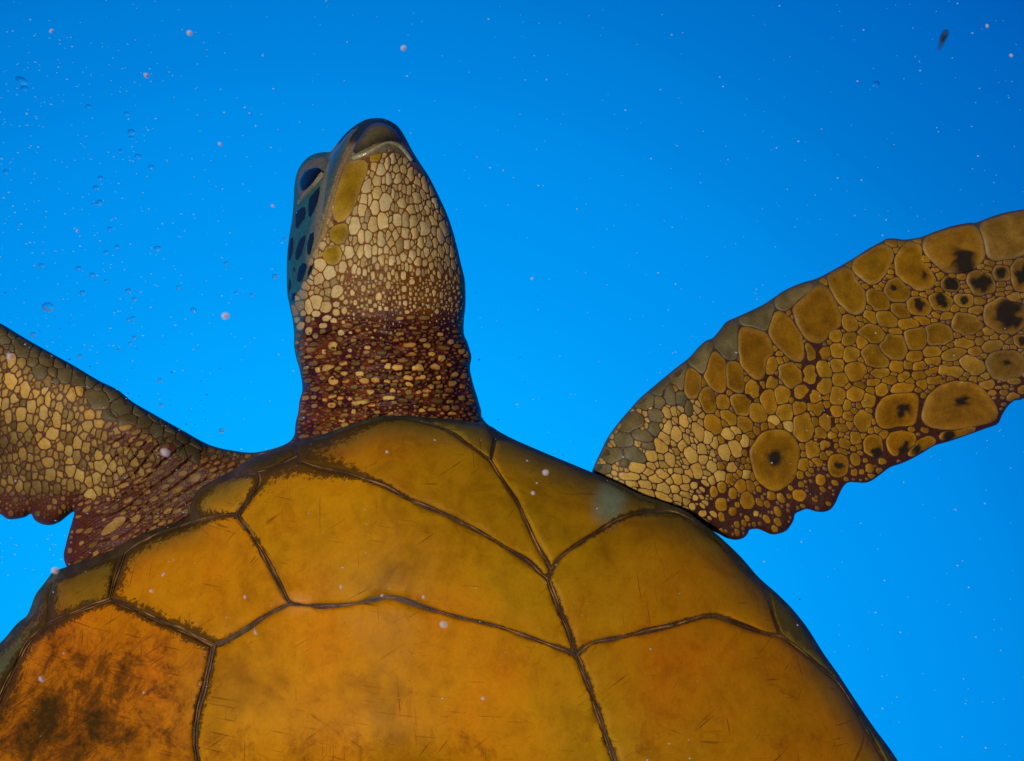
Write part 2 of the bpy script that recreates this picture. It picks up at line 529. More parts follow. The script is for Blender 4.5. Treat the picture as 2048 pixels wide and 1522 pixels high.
# weld front and back along the outline
idx_back = np.empty(len(bv), int)
ins = np.where(~on_edge)[0]
idx_back[on_edge] = np.where(on_edge)[0]
idx_back[ins] = len(bv) + np.arange(len(ins))
body_verts = np.concatenate([fv, kv[ins]])
body_faces = np.concatenate([bf, idx_back[bf][:, ::-1]])
# pigment of the bare skin between the scales
bx, by = bv[:, 0], bv[:, 1]
cA = np.array([0.17, 0.052, 0.006]); cM = np.array([0.055, 0.007, 0.007]); cF = np.array([0.055, 0.017, 0.010])
cTop = np.array([0.10, 0.085, 0.045]); cL = np.array([0.085, 0.018, 0.007])
neck = (bx > 560) & (bx < 985) & (by < 900)
tneck = smooth01((by - 560) / 130 + 0.5 * (vnoise(bv, 50, 9) - .5))[:, None]
cM2 = cM + (np.array([0.17, 0.030, 0.005]) - cM) * smooth01((vnoise(bv, 26, 12) * .6 + vnoise(bv, 9, 13) * .4 - .5) / .22)[:, None]
skin = np.where(neck[:, None], cA * (1 - tneck) + cM2 * tneck, cF)
skin = np.where((bx < 560)[:, None], cL, skin)
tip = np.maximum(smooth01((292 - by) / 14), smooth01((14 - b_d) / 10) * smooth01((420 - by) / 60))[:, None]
edge_dark = smooth01((30 - b_d) / 25)[:, None]
# leading edges of the flippers carry grey-olive scales
lead = smooth01((R_ - 42) / 16)[:, None] * edge_dark * (~neck)[:, None]
skin = skin * (1 - lead) + np.array([0.10, 0.085, 0.04]) * lead
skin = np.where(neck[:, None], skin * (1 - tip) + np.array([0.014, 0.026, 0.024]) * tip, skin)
jawzone = (neck & (by < 560))[:, None] * smooth01((np.interp(by, [230, 305, 395, 505, 560], [790, 725, 690, 640, 622]) - bx) / 16)[:, None]
jawzone = jawzone * smooth01((by - 292) / 22)[:, None]
skin = skin * (1 - jawzone) + np.array([0.20, 0.165, 0.085]) * jawzone
chin = (neck & (by < 360))[:, None] * smooth01((np.interp(bx, [700, 750, 790, 850], [330, 312, 306, 352]) - by) / 10)[:, None]
chin = chin * smooth01((by - 282) / 14)[:, None]
skin = skin * (1 - chin) + np.array([0.17, 0.135, 0.075]) * chin
# side of the head and neck: dusky skin, blue-lit shade painted in as teal
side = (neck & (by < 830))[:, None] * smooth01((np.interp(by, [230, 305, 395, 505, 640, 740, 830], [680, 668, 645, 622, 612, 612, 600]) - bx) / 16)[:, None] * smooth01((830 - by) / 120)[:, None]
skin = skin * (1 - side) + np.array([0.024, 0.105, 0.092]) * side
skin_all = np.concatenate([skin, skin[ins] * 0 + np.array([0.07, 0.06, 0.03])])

# ------------------------------------------------------------------ the turtle
turtle = bpy.data.objects.new('sea_turtle', None)
turtle.location = ORIGIN
turtle['label'] = 'green sea turtle swimming overhead, amber belly shell and scaly outstretched flippers'
turtle['category'] = 'turtle'
col.objects.link(turtle)

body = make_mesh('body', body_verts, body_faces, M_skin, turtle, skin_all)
body['label'] = 'scaly head, wrinkled dark red neck and front flippers'
body_bvh = BVHTree.FromPolygons([tuple(v) for v in body_verts], [tuple(f) for f in body_faces.tolist()])

# plastron
edge_depth = soft_field([(780, 840, .800), (1200, 960, .812), (1500, 1150, .835), (1780, 1500, .815), (450, 930, .812),
                         (100, 1160, .850), (-20, 1300, .835), (-160, 1600, .80), (900, 2200, .74), (1850, 1850, .78),
                         (200, 2000, .76)], 260)


def plastron_depth(q, d=None):
    if d is None:
        d = seg_dist(q, plastron_outline)
    W = 560.0
    t = np.clip(d / W, 0, 1)
    b = 0.125 * np.sqrt(1 - (1 - t) ** 2)
    return edge_depth(q) - b + 0.0015 * (vnoise(q, 160, 21) - .5)


pq = grid_points(-170, 1900, 830, 2220, 17)
pq = pq[inside(pq, plastron_outline)]
pd = seg_dist(pq, plastron_outline)
pq = pq[pd > 9]
nx = np.roll(plastron_outline, -1, axis=0) - np.roll(plastron_outline, 1, axis=0)
pn = np.stack([-nx[:, 1], nx[:, 0]], 1); pn /= np.linalg.norm(pn, axis=1, keepdims=True) + 1e-9
prings = []
for off in (0.8, 3.0, 6.5):
    for sgn in (1, -1):
        r = plastron_outline + pn * off * sgn
        r = r[inside(r, plastron_outline)]
        prings.append(r[seg_dist(r, plastron_outline) > off * .85])
pv, pf = triangulate(plastron_outline, np.concatenate([pq] + prings))
pvd = seg_dist(pv, plastron_outline)
pvd[pvd < .05] = 0
SEAM_DROP = 5.0
depth_pl = plastron_depth(pv, pvd)
plast_world = P(pv[:, 0], pv[:, 1], depth_pl + SEAM_DROP * depth_pl / F * smooth01(pvd / 12))
seam_col = np.array([0.055, 0.022, 0.005]) + np.array([0.08, 0.045, 0.015]) * smooth01((vnoise(pv, 22, 31) - .55) / .3)[:, None]
edge_c = smooth01((45 - pvd) / 40)[:, None]
rimc = np.where((pv[:, 0] < 620)[:, None] & (pv[:, 0] > 130)[:, None], np.array([0.060, 0.036, 0.014]), np.array([0.050, 0.060, 0.032]))
seam_col = seam_col * (1 - edge_c) + rimc * edge_c * (0.5 + vnoise(pv, 14, 32))[:, None]
plastron = make_mesh('plastron', plast_world, pf, M_seam, turtle, seam_col)
plastron['label'] = 'amber belly shell of smooth plates with dark seams'
# carapace: the dome on the far side
cd = edge_depth(pv)
t = np.clip(pvd / 520, 0, 1)
car_world = P(pv[:, 0], pv[:, 1], cd + 0.004 * (pvd > 0) + 0.30 * np.sqrt(1 - (1 - t) ** 2))
make_mesh('carapace', car_world, pf[:, ::-1], M_seam, turtle, np.tile(np.array([0.055, 0.06, 0.035]), (len(pv), 1)))

# ---- seams and scutes
top_edge = lambda a, b: [p for p in plastron_pts[a:b]]
S1a = [(840, 842), (872, 851), (904, 865), (935, 887), (966, 909), (981, 921)]
S1b = [(981, 921), (994, 942), (1013, 970), (1035, 1004), (1051, 1039), (1072, 1086), (1091, 1117), (1102, 1138)]
J = [(1102, 1138), (1097, 1158)]
MID = [(1097, 1158), (1110, 1195), (1123, 1229), (1132, 1247), (1153, 1309)]
MID2 = [(1153, 1309), (1171, 1352), (1192, 1413), (1214, 1478), (1230, 1521), (1262, 1620), (1300, 1760)]
S2 = [(601, 923), (654, 937), (700, 947), (741, 960), (779, 976), (826, 1001), (872, 1020), (919, 1042), (966, 1067),
      (1013, 1095), (1054, 1120), (1085, 1148), (1097, 1158)]
S3 = [(580, 1207), (636, 1212), (694, 1209), (741, 1200), (777, 1194), (809, 1200), (849, 1214), (903, 1230),
      (957, 1243), (1011, 1257), (1066, 1277), (1120, 1296), (1153, 1309)]
S4 = [(1102, 1138), (1125, 1110), (1156, 1088), (1191, 1066), (1227, 1044), (1262, 1029), (1297, 1022), (1337, 1021),
      (1365, 1029), (1388, 1041)]
S5 = [(1153, 1309), (1182, 1287), (1235, 1276), (1288, 1263), (1337, 1252), (1385, 1238), (1425, 1231), (1461, 1241),
      (1500, 1256), (1531, 1266), (1562, 1271)]
MR1 = [(1388, 1041), (1420, 1068), (1450, 1096), (1485, 1134), (1512, 1160), (1534, 1185), (1550, 1240), (1562, 1271)]
MR2 = [(1562, 1271), (1595, 1296), (1628, 1322), (1660, 1350), (1690, 1384), (1739, 1468), (1775, 1535), (1815, 1640)]
KA = [(594, 912), (544, 936), (516, 944)]
KB = [(516, 944), (518, 965), (500, 994), (475, 1030)]
KC = [(475, 1030), (456, 1029), (428, 1033), (400, 1040), (375, 1047), (328, 1062), (297, 1076), (266, 1094), (248, 1108)]
KD = [(475, 1030), (483, 1043), (506, 1072), (531, 1116), (550, 1151), (566, 1182), (580, 1207)]
KE = [(580, 1207), (531, 1232), (494, 1257), (456, 1279), (427, 1290)]
KF = [(248, 1108), (232, 1153), (221, 1197)]
KG = [(221, 1197), (266, 1216), (306, 1235), (350, 1254), (387, 1269), (412, 1283), (427, 1290)]
KH = [(427, 1290), (422, 1323), (410, 1375), (396, 1428), (392, 1481), (397, 1522), (408, 1610), (425, 1740)]
KI = [(221, 1197), (187, 1210), (146, 1226), (97, 1249), (58, 1282), (35, 1323), (12, 1370), (0, 1396), (-35, 1480), (-55, 1600)]
KJ = [(248, 1108), (231, 1111), (187, 1129), (144, 1147), (108, 1160)]
rv = lambda s: s[::-1]


def chain(*segs):
    out = []
    for s in segs:
        for p in s:
            if not out or abs(p[0] - out[-1][0]) + abs(p[1] - out[-1][1]) > 0.5:
                out.append(p)
    if abs(out[0][0] - out[-1][0]) + abs(out[0][1] - out[-1][1]) < 0.5:
        out.pop()
    return out


def dense(segs, step=6):
    """closed loop from separately smoothed seam segments (corners stay corners)"""
    out = []
    for s in segs:
        c = catmull(s, step, closed=False)
        for p in c:
            if not out or np.hypot(*(p - out[-1])) > 0.8:
                out.append(p)
    while np.hypot(*(out[0] - out[-1])) < 0.8:
        out.pop()
    return np.array(out)


edge_a = [(601, 923), (592, 905), (594, 890), (618, 879), (653, 869), (687, 857), (720, 846), (753, 837), (788, 834), (815, 835), (840, 842)]
edge_b = [(991, 876), (1029, 882), (1091, 908), (1154, 935), (1200, 954), (1233, 968), (1277, 990), (1331, 1009), (1368, 1024), (1388, 1041)]
edge_b0 = [(840, 842), (871, 839), (918, 843), (971, 852), (991, 876)]
short = [(991, 876), (986, 900), (981, 921)]
edge_e = [(1388, 1041), (1423, 1063), (1447, 1083), (1482, 1117), (1516, 1157), (1550, 1188), (1581, 1219), (1612, 1258),
          (1643, 1306), (1674, 1350), (1709, 1403), (1745, 1456), (1793, 1523), (1846, 1625), (1870, 1700)]
edge_i = [(516, 944), (478, 948), (440, 960), (405, 979), (386, 1005), (390, 1024), (400, 1040)]
SC = {
    'gular': ([edge_a, S1a, S1b, J, rv(S2)], (0.40, 0.150, 0.002), 5),
    'rim_sliver': ([edge_b0, short, rv(S1a)], (0.20, 0.105, 0.008), 4),
    'right_front': ([edge_b, rv(S4), rv(S1b), rv(short)], (0.34, 0.122, 0.002), 5),
    'right_second': ([S4, MR1, rv(S5), rv(MID), rv(J)], (0.35, 0.132, 0.002), 6),
    'right_third': ([S5, MR2, [(1815, 1640), (1700, 1740), (1500, 1790), (1300, 1760)], rv(MID2)], (0.36, 0.128, 0.002), 6),
    'side_strip': ([edge_e, [(1870, 1700), (1840, 1670), (1815, 1640)], rv(MR2), rv(MR1)], (0.15, 0.09, 0.010), 5),
    'left_front': ([S2, MID, rv(S3), rv(KD), rv(KB), rv(KA), [(594, 912), (601, 923)]], (0.47, 0.180, 0.002), 6),
    'left_third': ([S3, MID2, [(1300, 1760), (1000, 1800), (700, 1790), (425, 1740)], rv(KH), rv(KE)], (0.52, 0.188, 0.002), 6),
    'left_second': ([KC, KF, KG, rv(KE), rv(KD)], (0.50, 0.180, 0.002), 6),
    'armpit': ([KB, [(475, 1030), (456, 1029), (428, 1033), (400, 1040)], rv(edge_i)], (0.44, 0.20, 0.006), 5),
    'left_lower': ([KI, [(-55, 1600), (60, 1720), (250, 1770), (425, 1740)], rv(KH), rv(KG)], (0.50, 0.155, 0.002), 7),
    'left_side': ([KJ, [(108, 1160), (100, 1200), (97, 1249)], rv(KI)[rv(KI).index((97, 1249)):], rv(KF)], (0.25, 0.125, 0.006), 6),
    'margin': ([[(108, 1160), (95, 1168), (80, 1190), (66, 1225), (40, 1250), (5, 1288), (-60, 1352), (-120, 1432), (-150, 1560), (-120, 1640), (-55, 1600)],
                rv(KI)[:rv(KI).index((97, 1249)) + 1], [(97, 1249), (100, 1200), (108, 1160)]], (0.11, 0.115, 0.06), 5),
    'neck_rim': ([KA, [(516, 944), (490, 936), (505, 920), (545, 904), (585, 892), (594, 912)]], (0.20, 0.15, 0.035), 5),
    'below_right': ([[(1300, 1760), (1500, 1790), (1700, 1740), (1815, 1640), (1840, 1670), (1870, 1700), (1870, 1800), (1820, 1940), (1640, 2090), (1340, 2180)],
                     [(1340, 2180), (1320, 1980), (1300, 1760)]], (0.40, 0.155, 0.003), 6),
    'below_left': ([[(425, 1740), (700, 1790), (1000, 1800), (1300, 1760)], [(1300, 1760), (1320, 1980), (1340, 2180)],
                    [(1340, 2180), (900, 2195), (520, 2115), (180, 1960), (60, 1840), (60, 1720)], [(60, 1720), (250, 1770), (425, 1740)]], (0.5, 0.19, 0.003), 6),
}


def algae_width(q):
    x, y = q[:, 0], q[:, 1]
    w = 5.5 + 0 * x
    def g(cx, cy, s, a):
        return a * np.exp(-(((x - cx) ** 2 + (y - cy) ** 2) / (2 * s * s)))
    w += g(560, 930, 55, 26) + g(330, 1065, 60, 26) + g(250, 1150, 40, 20) + g(300, 1230, 60, 16) + g(385, 1270, 40, 26)
    w += g(410, 1400, 60, 16) + g(120, 1240, 60, 22) + g(600, 900, 60, 30) + g(690, 868, 70, 26) + g(1300, 1030, 90, 8)
    w += 7 * np.exp(-(seg_dist(q, np.array(MID + MID2, float), False) / 30) ** 2)
    w += g(400, 1005, 30, 20) + g(540, 1100, 50, 8) + g(0, 1420, 90, 40) + g(1400, 1240, 90, 4)
    return w


mid_all = np.array(S1b + MID + MID2)


def scute_object(segs, base, inset):
    loop = dense(segs, 7)
    g = grid_points(loop[:, 0].min(), loop[:, 0].max(), loop[:, 1].min(), loop[:, 1].max(), 11.0)
    g = g[inside(g, loop)]
    dd = seg_dist(g, loop)
    g = g[dd > 9.5]
    cen = loop
    nx = np.roll(loop, -1, axis=0) - np.roll(loop, 1, axis=0)
    n = np.stack([-nx[:, 1], nx[:, 0]], 1); n /= np.linalg.norm(n, axis=1, keepdims=True) + 1e-9
    extra = []
    for off in (inset - 2.5, inset - .5, inset + 2):
        if off <= 0.5: continue
        for s in (1, -1):
            r = loop + n * off * s
            r = r[inside(r, loop)]
            extra.append(r[seg_dist(r, loop) > off * .9])
    v, f = triangulate(loop, np.concatenate([g] + extra))
    d = seg_dist(v, loop)
    # a real gap: plates start a little inside the seam line and rise with a rounded edge
    wob = (inset + 1.5) * (0.35 + 0.95 * vnoise(v, 34, 40))
    lift = -SEAM_DROP * 1.6 + (SEAM_DROP * 1.6 + 2.0) * smooth01((d - wob * 0.35) / (wob * 1.1)) + 1.5 * smooth01(d / 60)
    dep = plastron_depth(v)
    w = P(v[:, 0], v[:, 1], dep - lift * dep / F)
    x, y = v[:, 0], v[:, 1]
    c = np.tile(np.array(base), (len(v), 1))
    # olive tone towards the middle seam, grey-olive rim with shade of the rounded edge painted in
    ol = smooth01(1 - seg_dist(v, mid_all, False) / 230)[:, None] * 0.75
    c = c * (1 - ol) + np.array([0.34, 0.165, 0.002]) * ol
    de = seg_dist(v, plastron_outline)
    rim = smooth01(1 - de / 75)[:, None] * 0.8
    c = c * (1 - rim) + np.array([0.092, 0.082, 0.020]) * rim
    # pale worn patch on the front right plate
    pp = np.hypot((x - 1217) / 44, (y - 1005) / 52) + 0.35 * (vnoise(v, 26, 44) - .5)
    cut = 0.85 * (1 - smooth01((pp - 0.40) / 0.75)) * (np.array(base)[2] < 0.02)
    c = c * (1 - cut[:, None] * .9) + np.array([0.20, 0.235, 0.15]) * cut[:, None] * .9
    jn = np.exp(-(((x - 592) / 30) ** 2 + ((y - 1206) / 15) ** 2))[:, None]
    c = c * (1 - jn * .8) + np.array([0.58, 0.27, 0.06]) * jn * .8
    aw = algae_width(v) * (1 - 0.7 * np.exp(-(((x - 592) / 50) ** 2 + ((y - 1206) / 30) ** 2)))
    seam = np.exp(-(d / aw) ** 1.3)
    stain = 1.0 * np.exp(-(((x - 50) / 200) ** 2 + ((y - 1470) / 180) ** 2)) + 0.95 * np.exp(-(((x - 250) / 150) ** 2 + ((y - 1360) / 120) ** 2)) \
        + 0.45 * np.exp(-(((x - 560) / 220) ** 2 + ((y - 1500) / 70) ** 2)) + 0.3 * np.exp(-(((x - 930) / 150) ** 2 + ((y - 1490) / 50) ** 2)) \
        + 0.28 * smooth01((y - 1290) / 220) + 0.75 * np.exp(-(((x - 90) / 60) ** 2 + ((y - 1260) / 60) ** 2))
    o = make_mesh('scute', w, f, M_scute, plastron, c, {'seam': seam, 'stain': stain})
    return o


for k, (segs, base, inset) in SC.items():
    scute_object(segs, base, inset)

# pale ridges standing in the seams
def seam_ridge(seg, w=1.7, seed=0, shift=0.0):
    c = catmull(seg, 5.0, closed=False)
    off = 3.4 * (vnoise(c, 30, 50 + seed) - .5) + shift
    t = np.gradient(c, axis=0); t /= np.linalg.norm(t, axis=1, keepdims=True) + 1e-9
    n = np.stack([-t[:, 1], t[:, 0]], 1)
    c = c + n * off[:, None]
    wid = w * np.clip(2.6 * vnoise(c, 34, 60 + seed) - 0.75, 0.12, 1.4)
    V, C = [], []
    for a, hgt in ((-1, -0.6), (-.45, 0.75), (.45, 0.75), (1, -0.6)):
        p = c + n * (a * wid)[:, None]
        dep = plastron_depth(p)
        hh = -SEAM_DROP + (SEAM_DROP * 0.8) * hgt
        V.append(P(p[:, 0], p[:, 1], dep - hh * dep / F))
        C.append(np.tile(np.array([0.27, 0.125, 0.036]), (len(p), 1)) * (0.15 + 1.4 * vnoise(p, 15, 70 + seed))[:, None])
    m = len(c)
    f = [(k * m + i, k * m + i + 1, (k + 1) * m + i + 1, (k + 1) * m + i) for k in range(3) for i in range(m - 1)]
    make_mesh('seam_ridge', np.concatenate(V), f, M_seam, plastron, np.concatenate(C))


for k, sg in enumerate((S1a + S1b[1:], MID, MID2, S2, S3, S4, S5, MR2, KA, KB, KC, KD, KE, KF, KG, KH, KI)):
    if sg in (MID, MID2, KB, KD, KF, KG, KI, KH):
        seam_ridge(sg, 1.9, k, -2.4)
        seam_ridge(sg, 1.6, k + 20, 2.6)
    else:
        seam_ridge(sg, 1.7, k)

# ------------------------------------------------------------------ scales, drawn one by one
# each: (outline points or ellipse) in drawing units, kind
scales = []     # dicts: poly (N,2), kind, dark=(cx,cy,r) or None


def add_poly(ox, oy, s, pts, kind, dark=None):
    p = np.array(tile(ox, oy, s, pts))
    d = None
    if dark:
        d = (ox + dark[0] / s, oy + dark[1] / s, dark[2] / s)
    scales.append(dict(poly=p, kind=kind, dark=d))


def ell(cx, cy, a, b, ang=0.0, n=12, jit=0.06, sq=2.35):
    t = np.arange(n) / n * 2 * math.pi + rng.random() * 0.5
    r = 1 + jit * rng.standard_normal(n)
    c, s = np.cos(t), np.sin(t)
    k = (np.abs(c) ** sq + np.abs(s) ** sq) ** (-1 / sq)
    x, y = a * c * k * r, b * s * k * r
    A = math.radians(ang)
    return np.stack([cx + x * math.cos(A) - y * math.sin(A), cy + x * math.sin(A) + y * math.cos(A)], 1)


def add_ells(ox, oy, s, lst, kind, grow=1.0):
    for e in lst:
        e = list(e)
        dark = None
        if len(e) and isinstance(e[-1], str):
            dark = float(e.pop())
        cx, cy, a, b = e[:4]
        ang = e[4] if len(e) > 4 else 0
        cx, cy, a, b = ox + cx / s, oy + cy / s, a / s * grow, b / s * grow
        scales.append(dict(poly=ell(cx, cy, a * (1.1 if kind == 'collar' else 1), b * (0.78 if kind == 'collar' else 1), ang, 14 if max(a, b) > 12 else 10,
                                    0.2 if kind == 'collar' else 0.1 if kind in ('fold', 'armpit') else 0.06), kind=kind,
                           dark=(cx, cy, dark / s) if dark else None))


T3, T4, T5, T6 = (1160, 400, 3.804), (1160, 750, 4.096), (1600, 400, 4.228), (1600, 720, 4.228)
for pts in (
    [(1480, 765), (1560, 700), (1680, 645), (1785, 615), (1790, 635), (1700, 715), (1590, 800), (1565, 845), (1490, 815)],
    [(1212, 915), (1300, 862), (1400, 812), (1462, 785), (1470, 820), (1448, 890), (1415, 985), (1300, 948), (1217, 930)],
    [(1020, 1080), (1060, 1010), (1112, 945), (1185, 905), (1194, 960), (1184, 1100), (1188, 1208), (1120, 1200), (1070, 1170), (1030, 1115)],
    [(832, 1225), (882, 1160), (950, 1092), (1005, 1070), (1010, 1110), (975, 1180), (955, 1260), (938, 1312), (880, 1275)],
    [(695, 1358), (735, 1315), (795, 1258), (812, 1262), (792, 1330), (775, 1432), (735, 1412)],
    [(535, 1465), (600, 1412), (665, 1362), (674, 1375), (636, 1440), (616, 1482)],
): add_poly(*T3, pts, 'lead')
for pts in (
    [(1495, 840), (1556, 862), (1615, 935), (1683, 1050), (1698, 1130), (1692, 1212), (1658, 1228), (1560, 1163), (1496, 1112), (1448, 1010), (1438, 980), (1475, 885)],
    [(1216, 968), (1300, 982), (1405, 1012), (1452, 1090), (1467, 1155), (1422, 1196), (1402, 1250), (1392, 1352), (1360, 1366), (1284, 1312), (1228, 1228), (1212, 1150)],
    [(967, 1290), (990, 1205), (1026, 1140), (1058, 1178), (1093, 1226), (1098, 1300), (1103, 1415), (1093, 1462), (1042, 1456), (985, 1404), (957, 1340)],
    [(1121, 1242), (1186, 1232), (1218, 1292), (1237, 1370), (1238, 1452), (1198, 1456), (1126, 1422), (1119, 1330)],
    [(834, 1272), (878, 1305), (912, 1352), (908, 1400), (884, 1492), (850, 1510), (806, 1455), (797, 1400), (810, 1312)],
    [(1515, 1272), (1580, 1242), (1645, 1264), (1678, 1330), (1673, 1386), (1610, 1442), (1562, 1396), (1520, 1340)],
    [(1720, 1088), (1760, 1106), (1794, 1152), (1794, 1214), (1742, 1232), (1725, 1208)],
): add_poly(*T3, pts, 'big')
add_ells(*T3, [(1455, 1258, 32, 60), (1455, 1385, 42, 42), (1320, 1440, 48, 58, -10), (1750, 1335, 45, 80, -12), (1855, 1290, 45, 65, -20),
               (1858, 1160, 40, 42), (1860, 1420, 44, 72), (1672, 1462, 48, 56), (1790, 1502, 46, 46)], 'mid')
add_poly(1600, 400, 4.228, [(-62, 925), (52, 805), (170, 706), (232, 740), (304, 890), (336, 1016), (342, 1076), (232, 1084), (220, 1172), (168, 1214), (92, 1190), (18, 1105), (-40, 1014)], 'big')
for pts in (
    [(980, 172), (1010, 125), (1050, 97), (1088, 162), (1108, 240), (1104, 302), (1052, 294), (994, 238)],
    [(1226, 172), (1290, 162), (1346, 194), (1374, 250), (1378, 322), (1330, 332), (1275, 295), (1236, 230)],
): add_poly(*T4, pts, 'big')
for pts in (
    [(335, 440), (380, 348), (440, 300), (505, 335), (522, 398), (460, 434), (390, 454)],
    [(436, 266), (502, 198), (568, 150), (610, 192), (584, 252), (530, 264)],
    [(595, 118), (650, 78), (695, 66), (684, 130), (660, 158)],
    [(700, 170), (720, 90), (760, 110), (775, 180), (760, 230), (715, 225)],
    [(785, 150), (828, 138), (855, 190), (846, 250), (795, 200)],
    [(870, 215), (900, 230), (920, 290), (910, 335), (870, 300)],
    [(600, 195), (650, 175), (690, 215), (670, 270), (620, 260)],
): add_poly(*T4, pts, 'lead')
add_ells(*T4, [(360, 540, 75, 55, 20), (260, 650, 85, 50, -10), (440, 640, 92, 44, 30), (510, 500, 85, 40, 25), (180, 770, 55, 32), (360, 730, 32, 20),
               (620, 330, 60, 42, 30), (610, 430, 36, 44), (560, 575, 50, 36, 40)], 'lead')
add_ells(*T4, [(1170, 225, 48, 62, -25), (1425, 120, 52, 60), (1565, 55, 45, 45), (1550, 215, 58, 90, -5), (1650, 165, 60, 70, 10), (1680, 305, 55, 65),
               (1800, 150, 55, 62, 10), (1925, 230, 55, 95, -10), (1890, 35, 48, 52), (1995, 100, 42, 75), (1455, 315, 60, 75, -30), (1790, 270, 48, 55),
               (1830, 420, 70, 112), (1345, 400, 66, 48, 35), (1215, 340, 82, 36, 45), (1085, 400, 56, 75, -35), (1900, 610, 48, 60, -15), (1835, 740, 28, 45),
               (1805, 820, 28, 32), (1970, 855, 38, 48, -15), (1960, 480, 40, 45), (2015, 570, 40, 30), (1160, 920, 36, 48, -15), (1095, 955, 30, 45),
               (1315, 905, 38, 45), (1250, 970, 30, 45), (1155, 1060, 45, 50), (1370, 1030, 55, 70, -15), (1250, 1115, 32, 35), (1565, 990, 35, 38),
               (1795, 985, 55, 45, 20), (2010, 380, 42, 72)], 'mid')
add_ells(*T4, [(1590, 370, 40, 28, 30), (1700, 415, 28, 38, -30), (965, 465, 36, 72, -25), (850, 375, 26, 52, -20), (790, 490, 38, 64, -15), (720, 430, 26, 52, 15),
               (690, 515, 30, 45, -30), (660, 580, 40, 58, -30), (580, 650, 50, 32, 35), (900, 650, 40, 70, -30), (1050, 510, 35, 50, -10), (1095, 552, 26, 44, -10),
               (1180, 640, 40, 64, -25), (1275, 610, 34, 68, -20), (1350, 535, 30, 40), (1210, 480, 40, 32, 30), (1275, 450, 40, 26, 20), (1070, 742, 32, 44),
               (960, 780, 30, 58, -15), (800, 850, 30, 43, -30), (670, 815, 44, 32, 25), (620, 850, 58, 27, 30), (680, 920, 58, 32, 35), (862, 850, 24, 28),
               (860, 918, 32, 26), (935, 905, 30, 27), (1145, 830, 30, 33), (1075, 860, 20, 26), (1245, 750, 28, 28), (1360, 810, 24, 34), (1440, 1135, 20, 20),
               (1005, 1135, 30, 24), (920, 1080, 24, 30), (945, 1005, 22, 24), (470, 760, 66, 30, 15), (410, 830, 76, 22, 8), (420, 890, 48, 18, 12),
               (540, 970, 66, 22, 20), (680, 1000, 66, 24, 27), (560, 800, 42, 24, 25), (530, 890, 55, 20, 20), (740, 690, 34, 50, -20), (840, 580, 26, 50, -25),
               (780, 930, 40, 20, 40), (800, 1010, 36, 18, 35), (1000, 610, 26, 44, -25), (1010, 690, 28, 40, -20)], 'pale')
add_ells(*T4, [(1600, 685, 196, 250, 0, '75')], 'disc')
for pts, dk in (
    ([(246, 655), (300, 612), (396, 562), (424, 614), (474, 684), (532, 754), (547, 860), (533, 925), (480, 970), (424, 952), (346, 876), (286, 798), (246, 730)], None),
    ([(446, 522), (520, 478), (620, 410), (732, 392), (780, 432), (762, 520), (722, 616), (656, 692), (600, 711), (534, 683), (476, 608), (443, 560)], None),
    ([(836, 452), (884, 380), (974, 360), (1012, 394), (1012, 524), (1084, 575), (1142, 650), (1132, 714), (1058, 757), (962, 738), (886, 674), (828, 606), (813, 530)], (1060, 650, 52)),
    ([(1046, 350), (1150, 300), (1280, 252), (1436, 220), (1494, 236), (1532, 330), (1552, 430), (1542, 514), (1446, 582), (1330, 611), (1204, 582), (1136, 524), (1066, 456)], (1370, 530, 125)),
    ([(1506, 226), (1620, 172), (1760, 127), (1894, 100), (2010, 80), (2040, 300), (1990, 400), (1894, 436), (1800, 472), (1640, 510), (1586, 494), (1577, 400), (1547, 300)], None),
    ([(565, 774), (620, 752), (696, 794), (738, 852), (743, 922), (700, 937), (624, 912), (575, 858)], None),
    ([(716, 742), (752, 667), (808, 668), (886, 736), (932, 790), (896, 833), (840, 852), (764, 833), (717, 798)], (782, 752, 30)),
    ([(776, 886), (856, 877), (894, 932), (921, 984), (870, 993), (804, 974), (777, 930)], None),
    ([(906, 872), (952, 827), (1018, 818), (1074, 864), (1098, 920), (1084, 963), (1030, 977), (964, 953), (911, 908)], (1000, 885, 56)),
    ([(1096, 813), (1150, 788), (1226, 797), (1278, 850), (1263, 915), (1209, 937), (1144, 914), (1102, 868)], (1185, 840, 80)),
    ([(550, 935), (614, 962), (644, 1034), (600, 1016), (550, 996)], None),
): add_poly(*T5, pts, 'big', dk)
add_ells(*T5, [(1385, 845, 75, 50, 20, '34'), (1270, 715, 75, 52, 20, '62'), (1530, 700, 118, 92, 25, '100'), (1700, 620, 68, 62, 0, '48'),
               (1880, 640, 95, 125, 0, '80'), (1750, 985, 175, 135, 20, '135'), (1405, 1050, 118, 88, 10), (1175, 1135, 98, 92), (975, 1175, 84, 82),
               (786, 1240, 108, 100, 15), (638, 1320, 108, 82, 30), (620, 1130, 98, 62, 25), (730, 1010, 92, 56, 30), (1740, 1385, 155, 110, 0, '40')], 'big')
